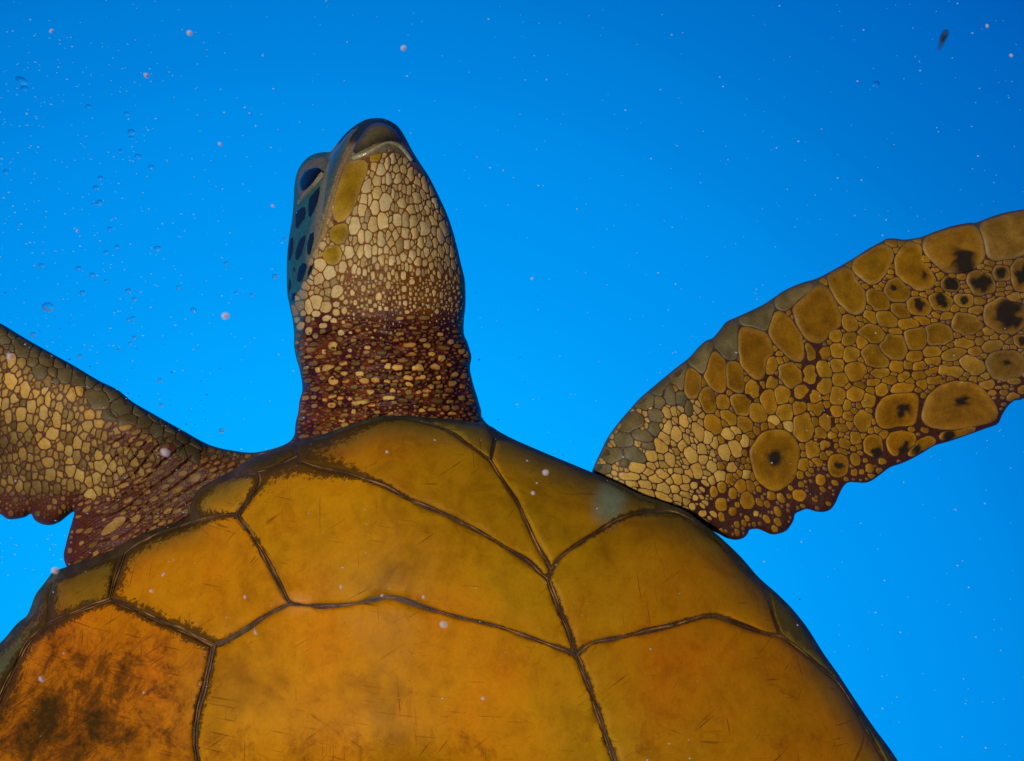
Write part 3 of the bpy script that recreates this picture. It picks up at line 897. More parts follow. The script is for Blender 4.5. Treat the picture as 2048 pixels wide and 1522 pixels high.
add_ells(*T5, [(910, 1040, 85, 34, -5), (470, 1445, 80, 68, 5), (430, 1305, 58, 58, 10), (415, 1172, 50, 48), (300, 1140, 48, 43), (310, 1275, 48, 53),
               (310, 1395, 48, 50), (195, 1290, 48, 48), (95, 1300, 48, 78), (420, 1040, 58, 62), (520, 1200, 43, 43), (675, 1462, 64, 30),
               (815, 1405, 45, 43), (965, 1320, 54, 34, -15), (1120, 1280, 62, 34, -10), (1300, 1300, 92, 44, -15), (1480, 1280, 48, 34), (1625, 1230, 78, 38, -15),
               (1390, 1210, 78, 33, -5), (1450, 1390, 108, 60, 30), (1270, 1445, 105, 36, 8), (1010, 1405, 44, 29, -10), (1110, 1445, 64, 19, -15),
               (1120, 1360, 52, 25, -10), (800, 1108, 48, 24, 10), (1030, 1010, 66, 23, 10), (1235, 985, 44, 26, -15), (1870, 1185, 58, 46, 0, '45'),
               (1640, 860, 40, 24, 10), (1480, 930, 50, 24, -15), (1590, 1120, 36, 22, 10)], 'mid')
add_ells(*T6, [(85, 130, 54, 92, -8), (205, 75, 48, 60, -10), (340, 165, 50, 53, -15), (205, 240, 44, 83), (125, 365, 54, 93, -10), (315, 300, 50, 73, -10),
               (475, 295, 60, 58), (570, 340, 46, 58, 20), (305, 430, 40, 43), (400, 380, 26, 38), (225, 500, 48, 68, -15), (40, 560, 52, 100), (400, 475, 34, 36),
               (530, 510, 62, 80), (355, 575, 44, 29, 30), (465, 650, 34, 43), (160, 630, 37, 43), (275, 635, 24, 26),
               (105, 750, 43, 53), (235, 715, 38, 36), (370, 705, 31, 43, -20), (465, 840, 37, 58, -20), (35, 890, 29, 40), (180, 1010, 37, 48, -20),
               (585, 915, 34, 38, -30), (455, 950, 24, 31), (520, 945, 19, 21), (685, 245, 44, 36, -30), (870, 232, 92, 30, -10), (1035, 205, 34, 34),
               (1130, 170, 66, 24, -20), (870, 140, 43, 19, -20), (760, 165, 48, 21, -10), (615, 185, 48, 26), (1010, 125, 43, 28, -10)], 'mid')
add_ells(*T6, [(320, 895, 84, 104, 0, '42')], 'disc')
for pts, dk in (
    ([(536, 702), (563, 646), (620, 628), (684, 656), (692, 718), (700, 780), (640, 830), (584, 800), (545, 778)], (650, 790, 75)),
    ([(727, 682), (764, 618), (860, 598), (964, 618), (982, 668), (960, 730), (850, 800), (790, 810), (750, 776)], (880, 760, 90)),
    ([(646, 402), (704, 318), (800, 289), (982, 279), (1006, 312), (992, 420), (971, 552), (800, 561), (722, 586), (657, 554), (633, 480)], (860, 430, 75)),
    ([(1047, 402), (1067, 315), (1163, 228), (1300, 179), (1456, 188), (1553, 256), (1632, 354), (1680, 432), (1668, 510), (1500, 550), (1300, 590), (1164, 580), (1048, 552), (1018, 480)], (1370, 350, 60)),
    ([(1180, 610), (1330, 600), (1520, 562), (1600, 545), (1570, 575), (1420, 622), (1260, 678), (1170, 700)], (1240, 650, 80)),
    ([(1000, 680), (1100, 640), (1160, 690), (1080, 750), (1000, 790), (930, 820), (900, 800)], (980, 760, 60)),
): add_poly(*T6, pts, 'disc' if dk else 'big', dk)

# head and neck
T1, T2 = (540, 220, 4.228), (540, 540, 4.228)
for pts, k in (
    ([(700, 408), (770, 396), (822, 396), (834, 452), (794, 560), (744, 700), (694, 845), (636, 922), (562, 956), (528, 926), (547, 800), (597, 650), (648, 500)], 'jaw'),
    ([(515, 1012), (562, 986), (644, 962), (657, 1040), (633, 1104), (570, 1122), (515, 1104), (506, 1052)], 'jaw'),
    ([(485, 1168), (560, 1153), (602, 1184), (592, 1256), (540, 1292), (484, 1274), (450, 1222)], 'jaw'),
    ([(842, 384), (882, 352), (948, 330), (942, 370), (903, 418), (858, 434)], 'jaw'),
    ([(846, 572), (846, 686), (802, 693), (776, 676), (812, 610)], 'neck'),
): add_poly(*T1, pts, k)
add_ells(*T1, [(880, 480, 18, 35), (935, 510, 25, 50, 8), (990, 450, 22, 40), (905, 600, 32, 42), (1000, 580, 20, 40), (1065, 495, 20, 35), (1085, 580, 28, 40),
               (905, 700, 33, 45, 10), (980, 780, 42, 75, 3), (795, 750, 30, 36), (885, 825, 28, 55), (780, 845, 24, 44, 8), (845, 760, 13, 45), (1110, 785, 28, 38),
               (1240, 745, 28, 50, -20), (1195, 845, 26, 36, -10), (955, 935, 36, 65), (715, 975, 38, 74, 4), (870, 965, 27, 64), (1210, 940, 29, 48), (1070, 930, 32, 48),
               (1305, 1000, 26, 60, -10), (830, 1060, 24, 44), (770, 1065, 24, 48), (935, 1095, 24, 60), (1225, 1040, 20, 44), (1065, 1060, 16, 40), (1140, 1035, 26, 35),
               (1270, 1125, 22, 44), (1155, 1140, 18, 35), (1025, 1115, 15, 34), (670, 1200, 32, 48), (765, 1200, 24, 44), (828, 1195, 30, 46, 10), (882, 1185, 24, 44),
               (930, 1190, 14, 28), (985, 1185, 14, 27), (615, 1330, 34, 52, 10), (500, 1380, 42, 48), (680, 1295, 18, 28), (430, 1310, 33, 48), (415, 1425, 35, 44),
               (1125, 1245, 25, 34), (1035, 1265, 24, 34), (1205, 1225, 24, 31), (1255, 1275, 19, 27), (1310, 1295, 18, 28), (1365, 1320, 18, 31), (1390, 1215, 17, 37),
               (1320, 1200, 17, 34), (945, 1265, 19, 38), (910, 1320, 17, 34), (940, 1410, 17, 29), (800, 1375, 17, 31), (750, 1365, 19, 34), (715, 1345, 20, 46, 15),
               (1190, 1335, 14, 29), (1255, 1370, 17, 36), (1040, 1370, 14, 29), (1130, 1400, 19, 42), (1200, 1450, 22, 27), (870, 1400, 17, 38), (1480, 1010, 17, 58, -20),
               (1435, 1060, 20, 58, -18), (1540, 1200, 14, 56, -10), (1500, 1170, 15, 44, -12), (1130, 500, 18, 40, -15), (1190, 540, 20, 48, -18), (1170, 680, 14, 40, -12),
               (1300, 720, 13, 48, -24), (1330, 840, 15, 46, -22), (1375, 930, 13, 50, -22), (1400, 790, 11, 50, -25), (1250, 600, 12, 50, -28), (1040, 700, 12, 40)], 'neck')
add_ells(*T2, [(570, 185, 46, 57, 20), (465, 305, 32, 35), (395, 265, 42, 56), (640, 270, 18, 22), (720, 275, 15, 22), (845, 265, 15, 22), (920, 225, 25, 34),
               (790, 375, 18, 18), (860, 340, 16, 16), (930, 325, 15, 20), (985, 328, 18, 18), (710, 375, 14, 18), (680, 528, 20, 15), (600, 530, 25, 22),
               (820, 500, 15, 15), (865, 575, 20, 14), (940, 575, 16, 10), (675, 680, 20, 20), (455, 690, 15, 20), (330, 310, 26, 50), (560, 290, 28, 22), (610, 230, 20, 26),
               (630, 345, 22, 30), (560, 360, 28, 26), (480, 410, 36, 22, -15), (390, 370, 34, 26), (540, 430, 26, 20), (450, 470, 34, 20, -10), (620, 440, 14, 12),
               (700, 195, 18, 26), (790, 155, 20, 28), (1000, 130, 18, 34), (1135, 160, 20, 26), (1200, 90, 22, 28), (1330, 170, 14, 22), (1385, 195, 14, 28), (1450, 215, 12, 28),
               (1345, 310, 14, 16), (1410, 350, 14, 18), (1225, 310, 12, 16), (1160, 355, 18, 14), (1100, 280, 12, 16), (1050, 235, 12, 14), (1010, 245, 11, 13)], 'neck')
add_ells(*T2, [(540, 640, 35, 38), (825, 660, 22, 18), (1400, 820, 38, 30, 15), (1520, 800, 22, 20), (1085, 825, 42, 24), (1000, 815, 24, 27), (1260, 830, 44, 34),
               (1165, 915, 45, 22, 10), (1275, 910, 50, 22, -8), (1555, 890, 32, 27), (1330, 1020, 32, 25), (1260, 1035, 24, 17), (1200, 710, 55, 18), (1185, 640, 50, 24),
               (1330, 645, 32, 20), (795, 940, 35, 28), (895, 930, 35, 27, 10), (650, 940, 30, 19, -15), (540, 940, 38, 36), (635, 880, 27, 21), (760, 875, 32, 21),
               (500, 820, 40, 30, -20), (410, 845, 22, 34), (620, 790, 30, 24), (850, 1030, 32, 27, 20), (990, 945, 27, 19), (1060, 940, 27, 10), (530, 1065, 31, 19, -10),
               (465, 1095, 25, 24), (600, 1085, 29, 18, -15), (680, 1090, 22, 17), (520, 1145, 37, 24, -10), (710, 1200, 25, 21), (865, 1145, 32, 15), (1455, 1210, 18, 15),
               (1540, 1215, 34, 15), (1285, 1190, 28, 13), (1545, 960, 37, 29), (1040, 1025, 25, 19), (1090, 1030, 15, 12), (1425, 910, 20, 21), (1180, 970, 30, 14, 20),
               (700, 1280, 25, 12), (610, 1275, 30, 13, -10), (1010, 1080, 66, 11, -5), (780, 1117, 95, 12, -10), (1450, 740, 24, 34, -10), (1370, 710, 28, 20),
               (1620, 690, 26, 30), (1670, 710, 24, 34), (1530, 610, 20, 22), (1440, 545, 24, 18), (1640, 900, 24, 34), (1625, 985, 22, 26), (1690, 920, 20, 30)], 'collar')
T7 = (0, 620, 3.309)
add_ells(*T7, [(75, 475, 36, 46), (165, 525, 26, 54), (140, 690, 33, 46), (210, 640, 24, 40), (150, 770, 27, 34), (300, 890, 38, 34), (350, 815, 34, 38), (380, 720, 19, 54),
               (290, 680, 24, 44), (395, 640, 21, 34), (320, 590, 14, 52), (300, 535, 14, 24), (585, 770, 27, 29), (575, 910, 27, 31), (665, 1030, 31, 37), (515, 880, 26, 38),
               (590, 1130, 24, 29), (640, 1110, 21, 38), (470, 1060, 27, 34), (335, 1095, 26, 36), (240, 555, 17, 24), (95, 585, 19, 27), (200, 715, 20, 28), (270, 760, 19, 28),
               (590, 690, 29, 24), (650, 960, 21, 34), (465, 1000, 21, 21), (530, 1090, 27, 34), (600, 1220, 34, 28), (650, 1190, 19, 24), (320, 1000, 34, 26), (720, 980, 14, 28),
               (60, 700, 18, 40), (40, 620, 22, 34), (480, 560, 26, 40), (520, 530, 22, 36), (660, 750, 26, 24), (555, 830, 20, 24), (460, 930, 18, 34), (400, 900, 14, 30)], 'fold')
add_ells(*T7, [(655, 590, 62, 56), (810, 640, 58, 42, 20), (430, 430, 44, 48), (520, 450, 44, 52), (715, 700, 34, 21, 10), (860, 720, 44, 23, 10), (960, 740, 44, 23, 12),
               (1140, 790, 34, 20, 15), (310, 320, 44, 34, 30), (150, 240, 46, 60, -20), (400, 350, 34, 30, 30), (600, 460, 34, 40, 20), (740, 540, 46, 40, 30)], 'lead')
add_ells(*T7, [(770, 890, 27, 16, -20), (830, 780, 44, 17, -10), (1210, 1080, 38, 18, -15), (1290, 1110, 42, 26, -20), (1100, 1165, 38, 13, -25), (1180, 1190, 42, 15, -25),
               (970, 1200, 29, 18, -20), (900, 1380, 38, 19, -30), (1110, 1330, 29, 16, -30), (850, 1260, 34, 13, -28), (760, 1420, 105, 26, -40), (1000, 1060, 40, 12, -15),
               (930, 1130, 44, 12, -22), (820, 1160, 36, 12, -30), (1020, 1250, 34, 12, -28)], 'armpit')
# cheek plates
for pts in (
    [(592, 384), (600, 391), (611, 388), (604, 398), (597, 410), (591, 420), (587, 424), (586, 410), (589, 396)],
    [(620, 396), (639, 373), (639, 386), (635, 405), (629, 421), (622, 434), (618, 431), (618, 412)],
    [(592, 426), (604, 415), (610, 415), (612, 426), (609, 439), (604, 443), (596, 457), (592, 455)],
    [(580, 479), (586, 474), (587, 483), (586, 500), (584, 510), (580, 522), (577.5, 520), (577, 502)],
    [(601, 478), (610, 470), (611.5, 477), (607, 496), (602, 511), (600, 514), (595.5, 521), (591.5, 518), (591.5, 506), (594, 496)],
    [(620, 469), (627, 464), (628, 477), (625, 492), (621.5, 507), (618, 511), (615, 506), (615, 490)],
    [(605.7, 526), (613, 528), (613.6, 534), (610, 547), (605, 560), (599.4, 564.5), (595, 562), (595.5, 551.5), (599, 535)],
    [(624, 520), (630, 516), (628.5, 526), (624, 541), (618.5, 552), (615, 558), (616, 545), (620.5, 532)],
    [(587, 534), (591, 535), (591, 540), (587.6, 546), (585.6, 541)],
    [(579, 554), (582, 562), (582.5, 573), (580, 581), (577.5, 590), (577, 577), (577.5, 565)],
    [(585, 586), (591, 584), (592.5, 592), (587, 602), (583, 604)],
    [(584, 434), (588, 428), (589, 440), (586, 460), (582, 470), (581, 456)],
):
    pp_ = np.array(pts, float)
    scales.append(dict(poly=pp_.mean(0) + (pp_ - pp_.mean(0)) * (1.12, 1.08), kind='cheek', dark=None))

# ---- the rest are packed between the drawn ones
def region_mask(q):
    vis = inside(q, body_outline) & (seg_dist(q, body_outline) > 4.0)
    hid = inside(q, plastron_outline) & (seg_dist(q, plastron_outline) > 10)
    return vis & ~hid


S_c = np.array([s['poly'].mean(0) for s in scales])
chin_zone = np.array([(700, 312), (748, 290), (780, 280), (802, 284), (828, 310), (852, 350), (840, 347), (815, 318), (790, 303), (765, 305), (742, 312), (712, 324)], float)
in_chin = inside(S_c, chin_zone) & np.array([s['kind'] == 'neck' for s in scales])
scales = [s for s, k in zip(scales, in_chin) if not k]
drawn_polys = [s['poly'] for s in scales]
# occupancy on a fine raster so new scales keep clear of drawn ones
X0, Y0, RES = -430, 220, 1.5
GW, GH = int((2530 - X0) / RES), int((1140 - Y0) / RES)
occ = np.zeros((GH, GW), bool)


def stamp(poly, grow=0.0):
    if grow:
        c = poly.mean(0)
        d = poly - c
        r = np.linalg.norm(d, axis=1, keepdims=True)
        poly = c + d * (1 + grow / np.maximum(r, 1))
    x0, y0 = np.floor((poly.min(0) - (X0, Y0)) / RES).astype(int)
    x1, y1 = np.ceil((poly.max(0) - (X0, Y0)) / RES).astype(int) + 1
    x0, y0 = max(x0, 0), max(y0, 0); x1, y1 = min(x1, GW), min(y1, GH)
    if x1 <= x0 or y1 <= y0:
        return None
    X, Y = np.meshgrid(np.arange(x0, x1), np.arange(y0, y1))
    m = inside(np.stack([X.ravel() * RES + X0, Y.ravel() * RES + Y0], 1), poly).reshape(X.shape)
    return (slice(y0, y1), slice(x0, x1), m)


for p in drawn_polys:
    st = stamp(p, 1.2)
    if st: occ[st[0], st[1]] |= st[2]
head_block = np.array([(574, 600), (574, 500), (585, 420), (600, 320), (660, 300), (730, 238), (800, 250), (815, 280), (790, 282), (765, 286),
                       (706, 312), (690, 330), (668, 400), (640, 480), (618, 520), (600, 580)], float)
chin_block = np.array([(700, 312), (748, 290), (780, 280), (802, 284), (828, 310), (852, 350), (840, 347), (815, 318), (790, 303), (765, 305), (742, 312), (712, 324)], float)
for hb in (head_block, chin_block):
    st = stamp(hb); occ[st[0], st[1]] |= st[2]

# candidate fields: kind, box, size, aspect, angle
def field(x, y):
    """returns kind, half-length a (along ang), half-width b, angle, all in drawing units"""
    if 560 < x < 985 and y < 905:
        u = (x - 765) / 170
        if y < 560:
            s = random.uniform(2.6, 5.6)
            return 'neck', s * random.uniform(1.9, 3.4), s * (1.0 - 0.4 * min(1, abs(u))), 90 - 20 * u
        if y < 648 + 22 * math.sin(x * 0.043) + random.uniform(-22, 22):
            s = random.uniform(1.8, 4.0) if x > 690 - (y - 560) * 0.3 else random.uniform(4, 8.5)
            return 'neck', s * 1.25, s, 90 - 15 * u
        s = random.uniform(2.4, 5.4)
        return 'collar', s * random.uniform(1.2, 2.6), s * 0.75, 10 * u - 4
    if x > 2060 or x < -60:
        s = random.uniform(7, 15)
        return 'mid', s * 1.4, s, 60
    if x > 1100:
        # right flipper: fine at the wrist fold and towards the trailing edge
        if x < 1430 and y > 800:
            s = random.uniform(2.8, 5.6)
            return 'pale', s * 2.0, s * 0.85, 36 if y > 930 else 58
        s = random.uniform(3.5, 9)
        if y > 960 or (y > 900 and x < 1700):
            s = random.uniform(3.0, 6.5)
        return 'mid', s * random.uniform(1.2, 2.1), s * .9, 70 - (x - 1430) * 0.13
    # left flipper
    lead = np.interp(x, [0, 106, 196, 302, 405], [646, 708, 760, 825, 883])
    dl = y - lead
    if dl < 52 and x < 400:
        s = random.uniform(7, 14)
        return 'lead', s * 1.15, s * 0.9, 35
    if x > 270 + random.uniform(-80, 60) or (y > 1000 and x > 150):
        s = random.uniform(3.0, 6.0)
        return 'armpit', s * 1.9, s * 0.72, -28
    if y > 985:
        s = random.uniform(2.5, 5.5)
        return 'armpit', s * 1.2, s, 80
    s = random.uniform(3.2, 7.5)
    return 'fold', s * random.uniform(1.3, 1.9), s * 0.85, 100 - (y - 800) * 0.15


boxes = [(570, 985, 295, 905, 7000), (1180, 2115, 420, 1085, 9500), (-75, 600, 600, 1130, 6500), (-425, -75, 470, 1010, 1300), (2060, 2520, 380, 830, 1300)]
new = []
for scale_pass, (fac, frac) in enumerate(((1.0, 0.6), (0.7, 0.7), (0.45, 1.1))):
    for (x0, x1, y0, y1, n) in boxes:
        n = int(n * frac)
        q = np.stack([rng.uniform(x0, x1, n), rng.uniform(y0, y1, n)], 1)
        q = q[region_mask(q)]
        for x, y in q:
            gx, gy = int((x - X0) / RES), int((y - Y0) / RES)
            if not (0 <= gx < GW and 0 <= gy < GH) or occ[gy, gx]:
                continue
            kind, a, b, ang = field(x, y)
            if x > 1380 and kind == 'mid' and y > np.interp(x, [1400, 1500, 1600, 1700, 1800, 2000], [1010, 1020, 985, 935, 890, 800]) and random.random() < 0.75:
                continue
            if x < 260 and y > 1000 and random.random() < 0.5 + 0.4 * (y > 1030):
                continue
            poly = ell(x, y, a * fac, b * fac, ang + random.uniform(-9, 9), 11 if a * fac > 8 else 8, 0.09)
            st = stamp(poly, 1.3)
            if st is None or (occ[st[0], st[1]] & st[2]).any():
                continue
            occ[st[0], st[1]] |= st[2]
            new.append(dict(poly=poly, kind=kind, dark=None, packed=scale_pass + 1))
scales += new
print('scales drawn', len(drawn_polys), 'packed', len(new))

# ---- let the scales swell until only thin furrows are left
GROW = {'big': 8, 'mid': 3.6, 'pale': 3.8, 'lead': 12, 'disc': 2.5, 'neck': 3.4, 'jaw': 5, 'collar': 1.8, 'fold': 3.2, 'armpit': 2.2, 'cheek': 0}
lab = np.zeros((GH, GW), np.int32)
ok_m = np.zeros((GH, GW), bool)
_a = body_outline; _b = np.roll(body_outline, -1, axis=0)
for r_ in range(GH):
    yy_ = r_ * RES + Y0
    m_ = (_a[:, 1] > yy_) != (_b[:, 1] > yy_)
    xs_ = np.sort(_a[m_, 0] + (yy_ - _a[m_, 1]) * (_b[m_, 0] - _a[m_, 0]) / (_b[m_, 1] - _a[m_, 1]))
    for x1_, x2_ in zip(xs_[0::2], xs_[1::2]):
        ok_m[r_, max(0, int((x1_ - X0) / RES) + 1):max(0, int((x2_ - X0) / RES))] = True
for _ in range(2):
    e_ = ok_m.copy()
    for dy, dx in ((0, 1), (0, -1), (1, 0), (-1, 0)):
        e_ &= np.roll(np.roll(ok_m, dy, 0), dx, 1)
    ok_m = e_
for hb in (head_block, chin_block):
    st = stamp(hb); ok_m[st[0], st[1]] &= ~st[2]
lab[~ok_m] = -1
lim = np.zeros(len(scales) + 1)
for k, sc_ in enumerate(scales):
    g = GROW[sc_['kind']]
    cx, cy = sc_['poly'].mean(0)
    if sc_['kind'] == 'neck':
        g = 3.4 - 1.5 * float(smooth01((cy - 500) / 70)) * float(smooth01((cx - 650) / 60)) - 0.6 * float(smooth01((cy - 600) / 40))
    if sc_['kind'] in ('mid', 'pale') and cx > 1380 and cy > np.interp(cx, [1380, 1500, 1700, 1900, 2050], [960, 975, 900, 820, 720]):
        g = 2.5
    if cx > 2060 or cx < -60:
        g = 6
    if sc_['kind'] == 'mid' and -60 < cx < 600:
        g = 1.2
    lim[k + 1] = g / RES
    if sc_['kind'] == 'cheek':
        continue
    st = stamp(sc_['poly'])
    if st:
        sub = lab[st[0], st[1]]
        sub[st[2] & (sub == 0)] = k + 1
for it in range(1, 12):
    for dy, dx in ((0, 1), (0, -1), (1, 0), (-1, 0)) + (((1, 1), (1, -1), (-1, 1), (-1, -1)) if it % 2 == 0 else ()):
        src = np.roll(np.roll(lab, dy, 0), dx, 1)
        m_ = (lab == 0) & (src > 0)
        m_[m_] = lim[src[m_]] >= it
        lab[m_] = src[m_]
for k, sc_ in enumerate(scales):
    if sc_['kind'] == 'cheek':
        continue
    poly = sc_['poly']
    c0 = poly.mean(0)
    ext = int((np.ptp(poly, axis=0).max() / 2 + GROW[sc_['kind']] * 1.4) / RES) + 3
    gx, gy = int((c0[0] - X0) / RES), int((c0[1] - Y0) / RES)
    xa, ya = max(0, gx - ext), max(0, gy - ext)
    sub = lab[ya:gy + ext + 1, xa:gx + ext + 1] == k + 1
    yy_, xx_ = np.nonzero(sub)
    if len(xx_) < 4:
        sc_['poly'] = c0 + (poly - c0) * .6
        continue
    c = np.array([(xx_.mean() + xa) * RES + X0, (yy_.mean() + ya) * RES + Y0])
    nray = 40
    th = np.arange(nray) / nray * 2 * math.pi
    steps = np.arange(0.4, ext * RES * 1.5, 0.5)
    xs = ((c[0] + np.cos(th)[:, None] * steps - X0) / RES + .5).astype(int).clip(0, GW - 1)
    ys = ((c[1] + np.sin(th)[:, None] * steps - Y0) / RES + .5).astype(int).clip(0, GH - 1)
    own = lab[ys, xs] == k + 1
    own[:, -1] = False
    rad = steps[np.argmin(own, axis=1)]
    rad = 0.5 * rad + 0.25 * (np.roll(rad, 1) + np.roll(rad, -1))
    rad = np.maximum(rad - 0.7, 1.1)
    full = np.stack([c[0] + np.cos(th) * rad, c[1] + np.sin(th) * rad], 1)
    # keep the corners: greedy simplification of the closed ring
    tol = 0.55 if not sc_['dark'] else 0.25
    keep = [int(np.argmax(rad))]
    keep.append((keep[0] + nray // 2) % nray)
    keep.sort()
    changed = True
    while changed and len(keep) < 26:
        changed = False
        nk = []
        for a_, b_ in zip(keep, keep[1:] + [keep[0] + nray]):
            nk.append(a_ % nray)
            if b_ - a_ > 1:
                p_, q_ = full[a_ % nray], full[b_ % nray]
                idx_ = np.arange(a_ + 1, b_) % nray
                e_ = q_ - p_
                L_ = np.hypot(*e_) + 1e-9
                dev = np.abs(e_[0] * (full[idx_, 1] - p_[1]) - e_[1] * (full[idx_, 0] - p_[0])) / L_
                if dev.max() > tol:
                    nk.append(int(idx_[np.argmax(dev)])); changed = True
        keep = sorted(set(nk))
    sc_['poly'] = full[keep]

CAM0 = Vector((0, 0, 0))


def hit(px, py):
    d = Vector(((px - 1024) / F, 1.0, (761 - py) / F)).normalized()
    loc, nr, i, dist = body_bvh.ray_cast(CAM0, d, 5.0)
    if loc is None:
        return None
    if nr.dot(d) > 0:
        nr = -nr
    return loc, nr, d


PAL = {   # outer furrow, pale rim, middle
    'big':    ((0.034, 0.014, 0.008), (0.27, 0.165, 0.040), (0.255, 0.112, 0.002)),
    'mid':    ((0.036, 0.011, 0.007), (0.33, 0.185, 0.028), (0.300, 0.132, 0.002)),
    'pale':   ((0.080, 0.020, 0.007), (0.46, 0.275, 0.075), (0.48, 0.285, 0.060)),
    'lead':   ((0.028, 0.026, 0.018), (0.150, 0.132, 0.085), (0.130, 0.098, 0.040)),
    'disc':   ((0.030, 0.011, 0.006), (0.31, 0.160, 0.014), (0.275, 0.116, 0.002)),
    'neck':   ((0.150, 0.045, 0.006), (0.48, 0.300, 0.095), (0.54, 0.385, 0.165)),
    'jaw':    ((0.150, 0.105, 0.035), (0.37, 0.255, 0.070), (0.33, 0.178, 0.003)),
    'collar': ((0.065, 0.008, 0.005), (0.30, 0.085, 0.014), (0.55, 0.320, 0.075)),
    'fold':   ((0.055, 0.012, 0.005), (0.37, 0.175, 0.032), (0.52, 0.310, 0.070)),
    'armpit': ((0.060, 0.013, 0.005), (0.29, 0.115, 0.024), (0.44, 0.235, 0.060)),
    'cheek':  ((0.080, 0.150, 0.130), (0.010, 0.022, 0.030), (0.005, 0.010, 0.018)),
}
LIFT = {'big': 2.2, 'mid': 1.8, 'pale': 1.4, 'lead': 1.6, 'disc': 2.4, 'neck': 1.4, 'jaw': 1.7, 'collar': 3.4, 'fold': 1.9, 'armpit': 1.4, 'cheek': 0.9}


def scale_geometry(s):
    poly = s['poly']; kind = s['kind']
    n = len(poly)
    c = poly.mean(0)
    outer, rim, mid_c = (np.array(k) for k in PAL[kind])
    area = 0.5 * abs(np.dot(poly[:, 0], np.roll(poly[:, 1], -1)) - np.dot(poly[:, 1], np.roll(poly[:, 0], -1)))
    size = math.sqrt(area / math.pi)
    lift = LIFT[kind] * min(1.0, 0.45 + size / 22)
    f1 = max(0.82, 1 - 1.0 / max(size, 3)); f2 = 0.88 if size > 9 else 0.65
    dk = s['dark']
    layers = [(1.0, -0.8), (f1, lift * 0.85)] + ([(f2, lift)] if size > 5 else [])
    if dk is not None:
        layers = [(1.0, -0.8), (f1, lift * .85), (0.88, lift), (0.70, lift), (0.50, lift), (0.34, lift), (0.18, lift)]
    elif kind in ('big', 'disc', 'jaw'):
        layers.append((0.45, lift))
    blobs = []
    if dk is not None:
        kk_ = 1.3 if (size < 20 and c[0] > 1700 and c[1] < 720) else 1.0
        blobs = [(dk[0], dk[1], dk[2] * .8 * kk_)]
        for _ in range(3):
            a_ = rng.uniform(0, 6.28)
            blobs.append((dk[0] + math.cos(a_) * dk[2] * .65, dk[1] + math.sin(a_) * dk[2] * .65, dk[2] * rng.uniform(.3, .6)))
    elif size > 20 and kind in ('big', 'disc', 'lead'):
        layers = [(1.0, -0.8), (f1, lift * .85), (0.86, lift), (0.70, lift), (0.52, lift), (0.32, lift)]
    tone = 0.86 + 0.26 * rng.random()
    pk = s.get('packed', 0)
    if pk:
        if kind == 'neck':
            tone *= rng.uniform(0.5, 1.0)
        elif kind == 'collar':
            tone *= rng.uniform(0.2, 0.66)
        elif kind in ('fold', 'armpit'):
            tone *= rng.uniform(0.35, 1.0)
        elif kind in ('mid', 'pale'):
            tone *= rng.uniform(0.7, 1.0)
        if kind == 'mid' and size < 5.0:
            rim = mid_c = np.array([0.23, 0.110, 0.040])
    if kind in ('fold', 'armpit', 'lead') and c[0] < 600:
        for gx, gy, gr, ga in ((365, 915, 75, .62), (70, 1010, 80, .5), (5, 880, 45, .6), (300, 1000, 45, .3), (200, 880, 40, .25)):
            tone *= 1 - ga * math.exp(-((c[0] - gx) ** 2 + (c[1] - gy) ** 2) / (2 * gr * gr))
    if kind in ('big', 'mid', 'disc') and c[0] > 1850:
        g_ = min(1.0, (c[0] - 1850) / 160)
        grey = np.array([0.17, 0.12, 0.065])
        rim = rim * (1 - .5 * g_) + grey * .5 * g_
        mid_c = mid_c * (1 - .5 * g_) + grey * np.array([1, .8, .4]) * .5 * g_
    hue = rng.uniform(-1, 1)
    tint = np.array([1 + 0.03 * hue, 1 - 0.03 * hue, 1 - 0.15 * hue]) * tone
    verts, cols = [], []
    def put(p, hgt, li):
        hh = hit(p[0], p[1])
        if hh is None:
            return False
        loc, nr, d = hh
        k = loc.y / F
        verts.append(loc + nr * (hgt * k))
        if li == 0:
            cc = outer
        elif li == 1:
            cc = rim * tint
        else:
            cc = mid_c * tint
            if kind in ('big', 'mid', 'disc', 'jaw') and size > 9:
                cc = (0.75 * mid_c + 0.25 * rim) * tint if li == 2 else mid_c * tint * np.array([0.78, 0.80, 0.8])
        if li > 0 and size > 9 and kind in ('big', 'disc', 'mid', 'lead', 'jaw'):
            cc = cc * (0.62 + 0.55 * float(vnoise(np.array([p]), 16, 81)[0]) + 0.25 * float(vnoise(np.array([p]), 6, 82)[0]))
        if dk is not None:
            dd = min(math.hypot(p[0] - bx_, p[1] - by_) / br_ for bx_, by_, br_ in blobs) + 0.6 * (float(vnoise(np.array([p]), 11, 80)[0]) - .5)
            w = 1 - float(smooth01((dd - 0.7) / 0.35))
            cc = cc * (1 - w * 0.95) + np.array([0.010, 0.009, 0.008]) * w * 0.95
        cols.append(cc)
        return True
    for li, (fct, hg) in enumerate(layers):
        for p in poly:
            if not put(c + (p - c) * fct, hg, li):
                return None
    if not put(c, lift, 9):
        return None
    faces = []
    m = len(layers)
    for li in range(m - 1):
        for i in range(n):
            j = (i + 1) % n
            faces.append((li * n + i, li * n + j, (li + 1) * n + j, (li + 1) * n + i))
    for i in range(n):
        faces.append(((m - 1) * n + i, (m - 1) * n + (i + 1) % n, m * n))
    # orient towards the viewer
    v0, v1, v2 = verts[faces[-1][0]], verts[faces[-1][1]], verts[faces[-1][2]]
    if (v1 - v0).cross(v2 - v0).y > 0:
        faces = [f[::-1] for f in faces]
    return np.array([tuple(v) for v in verts]), faces, np.array(cols), area


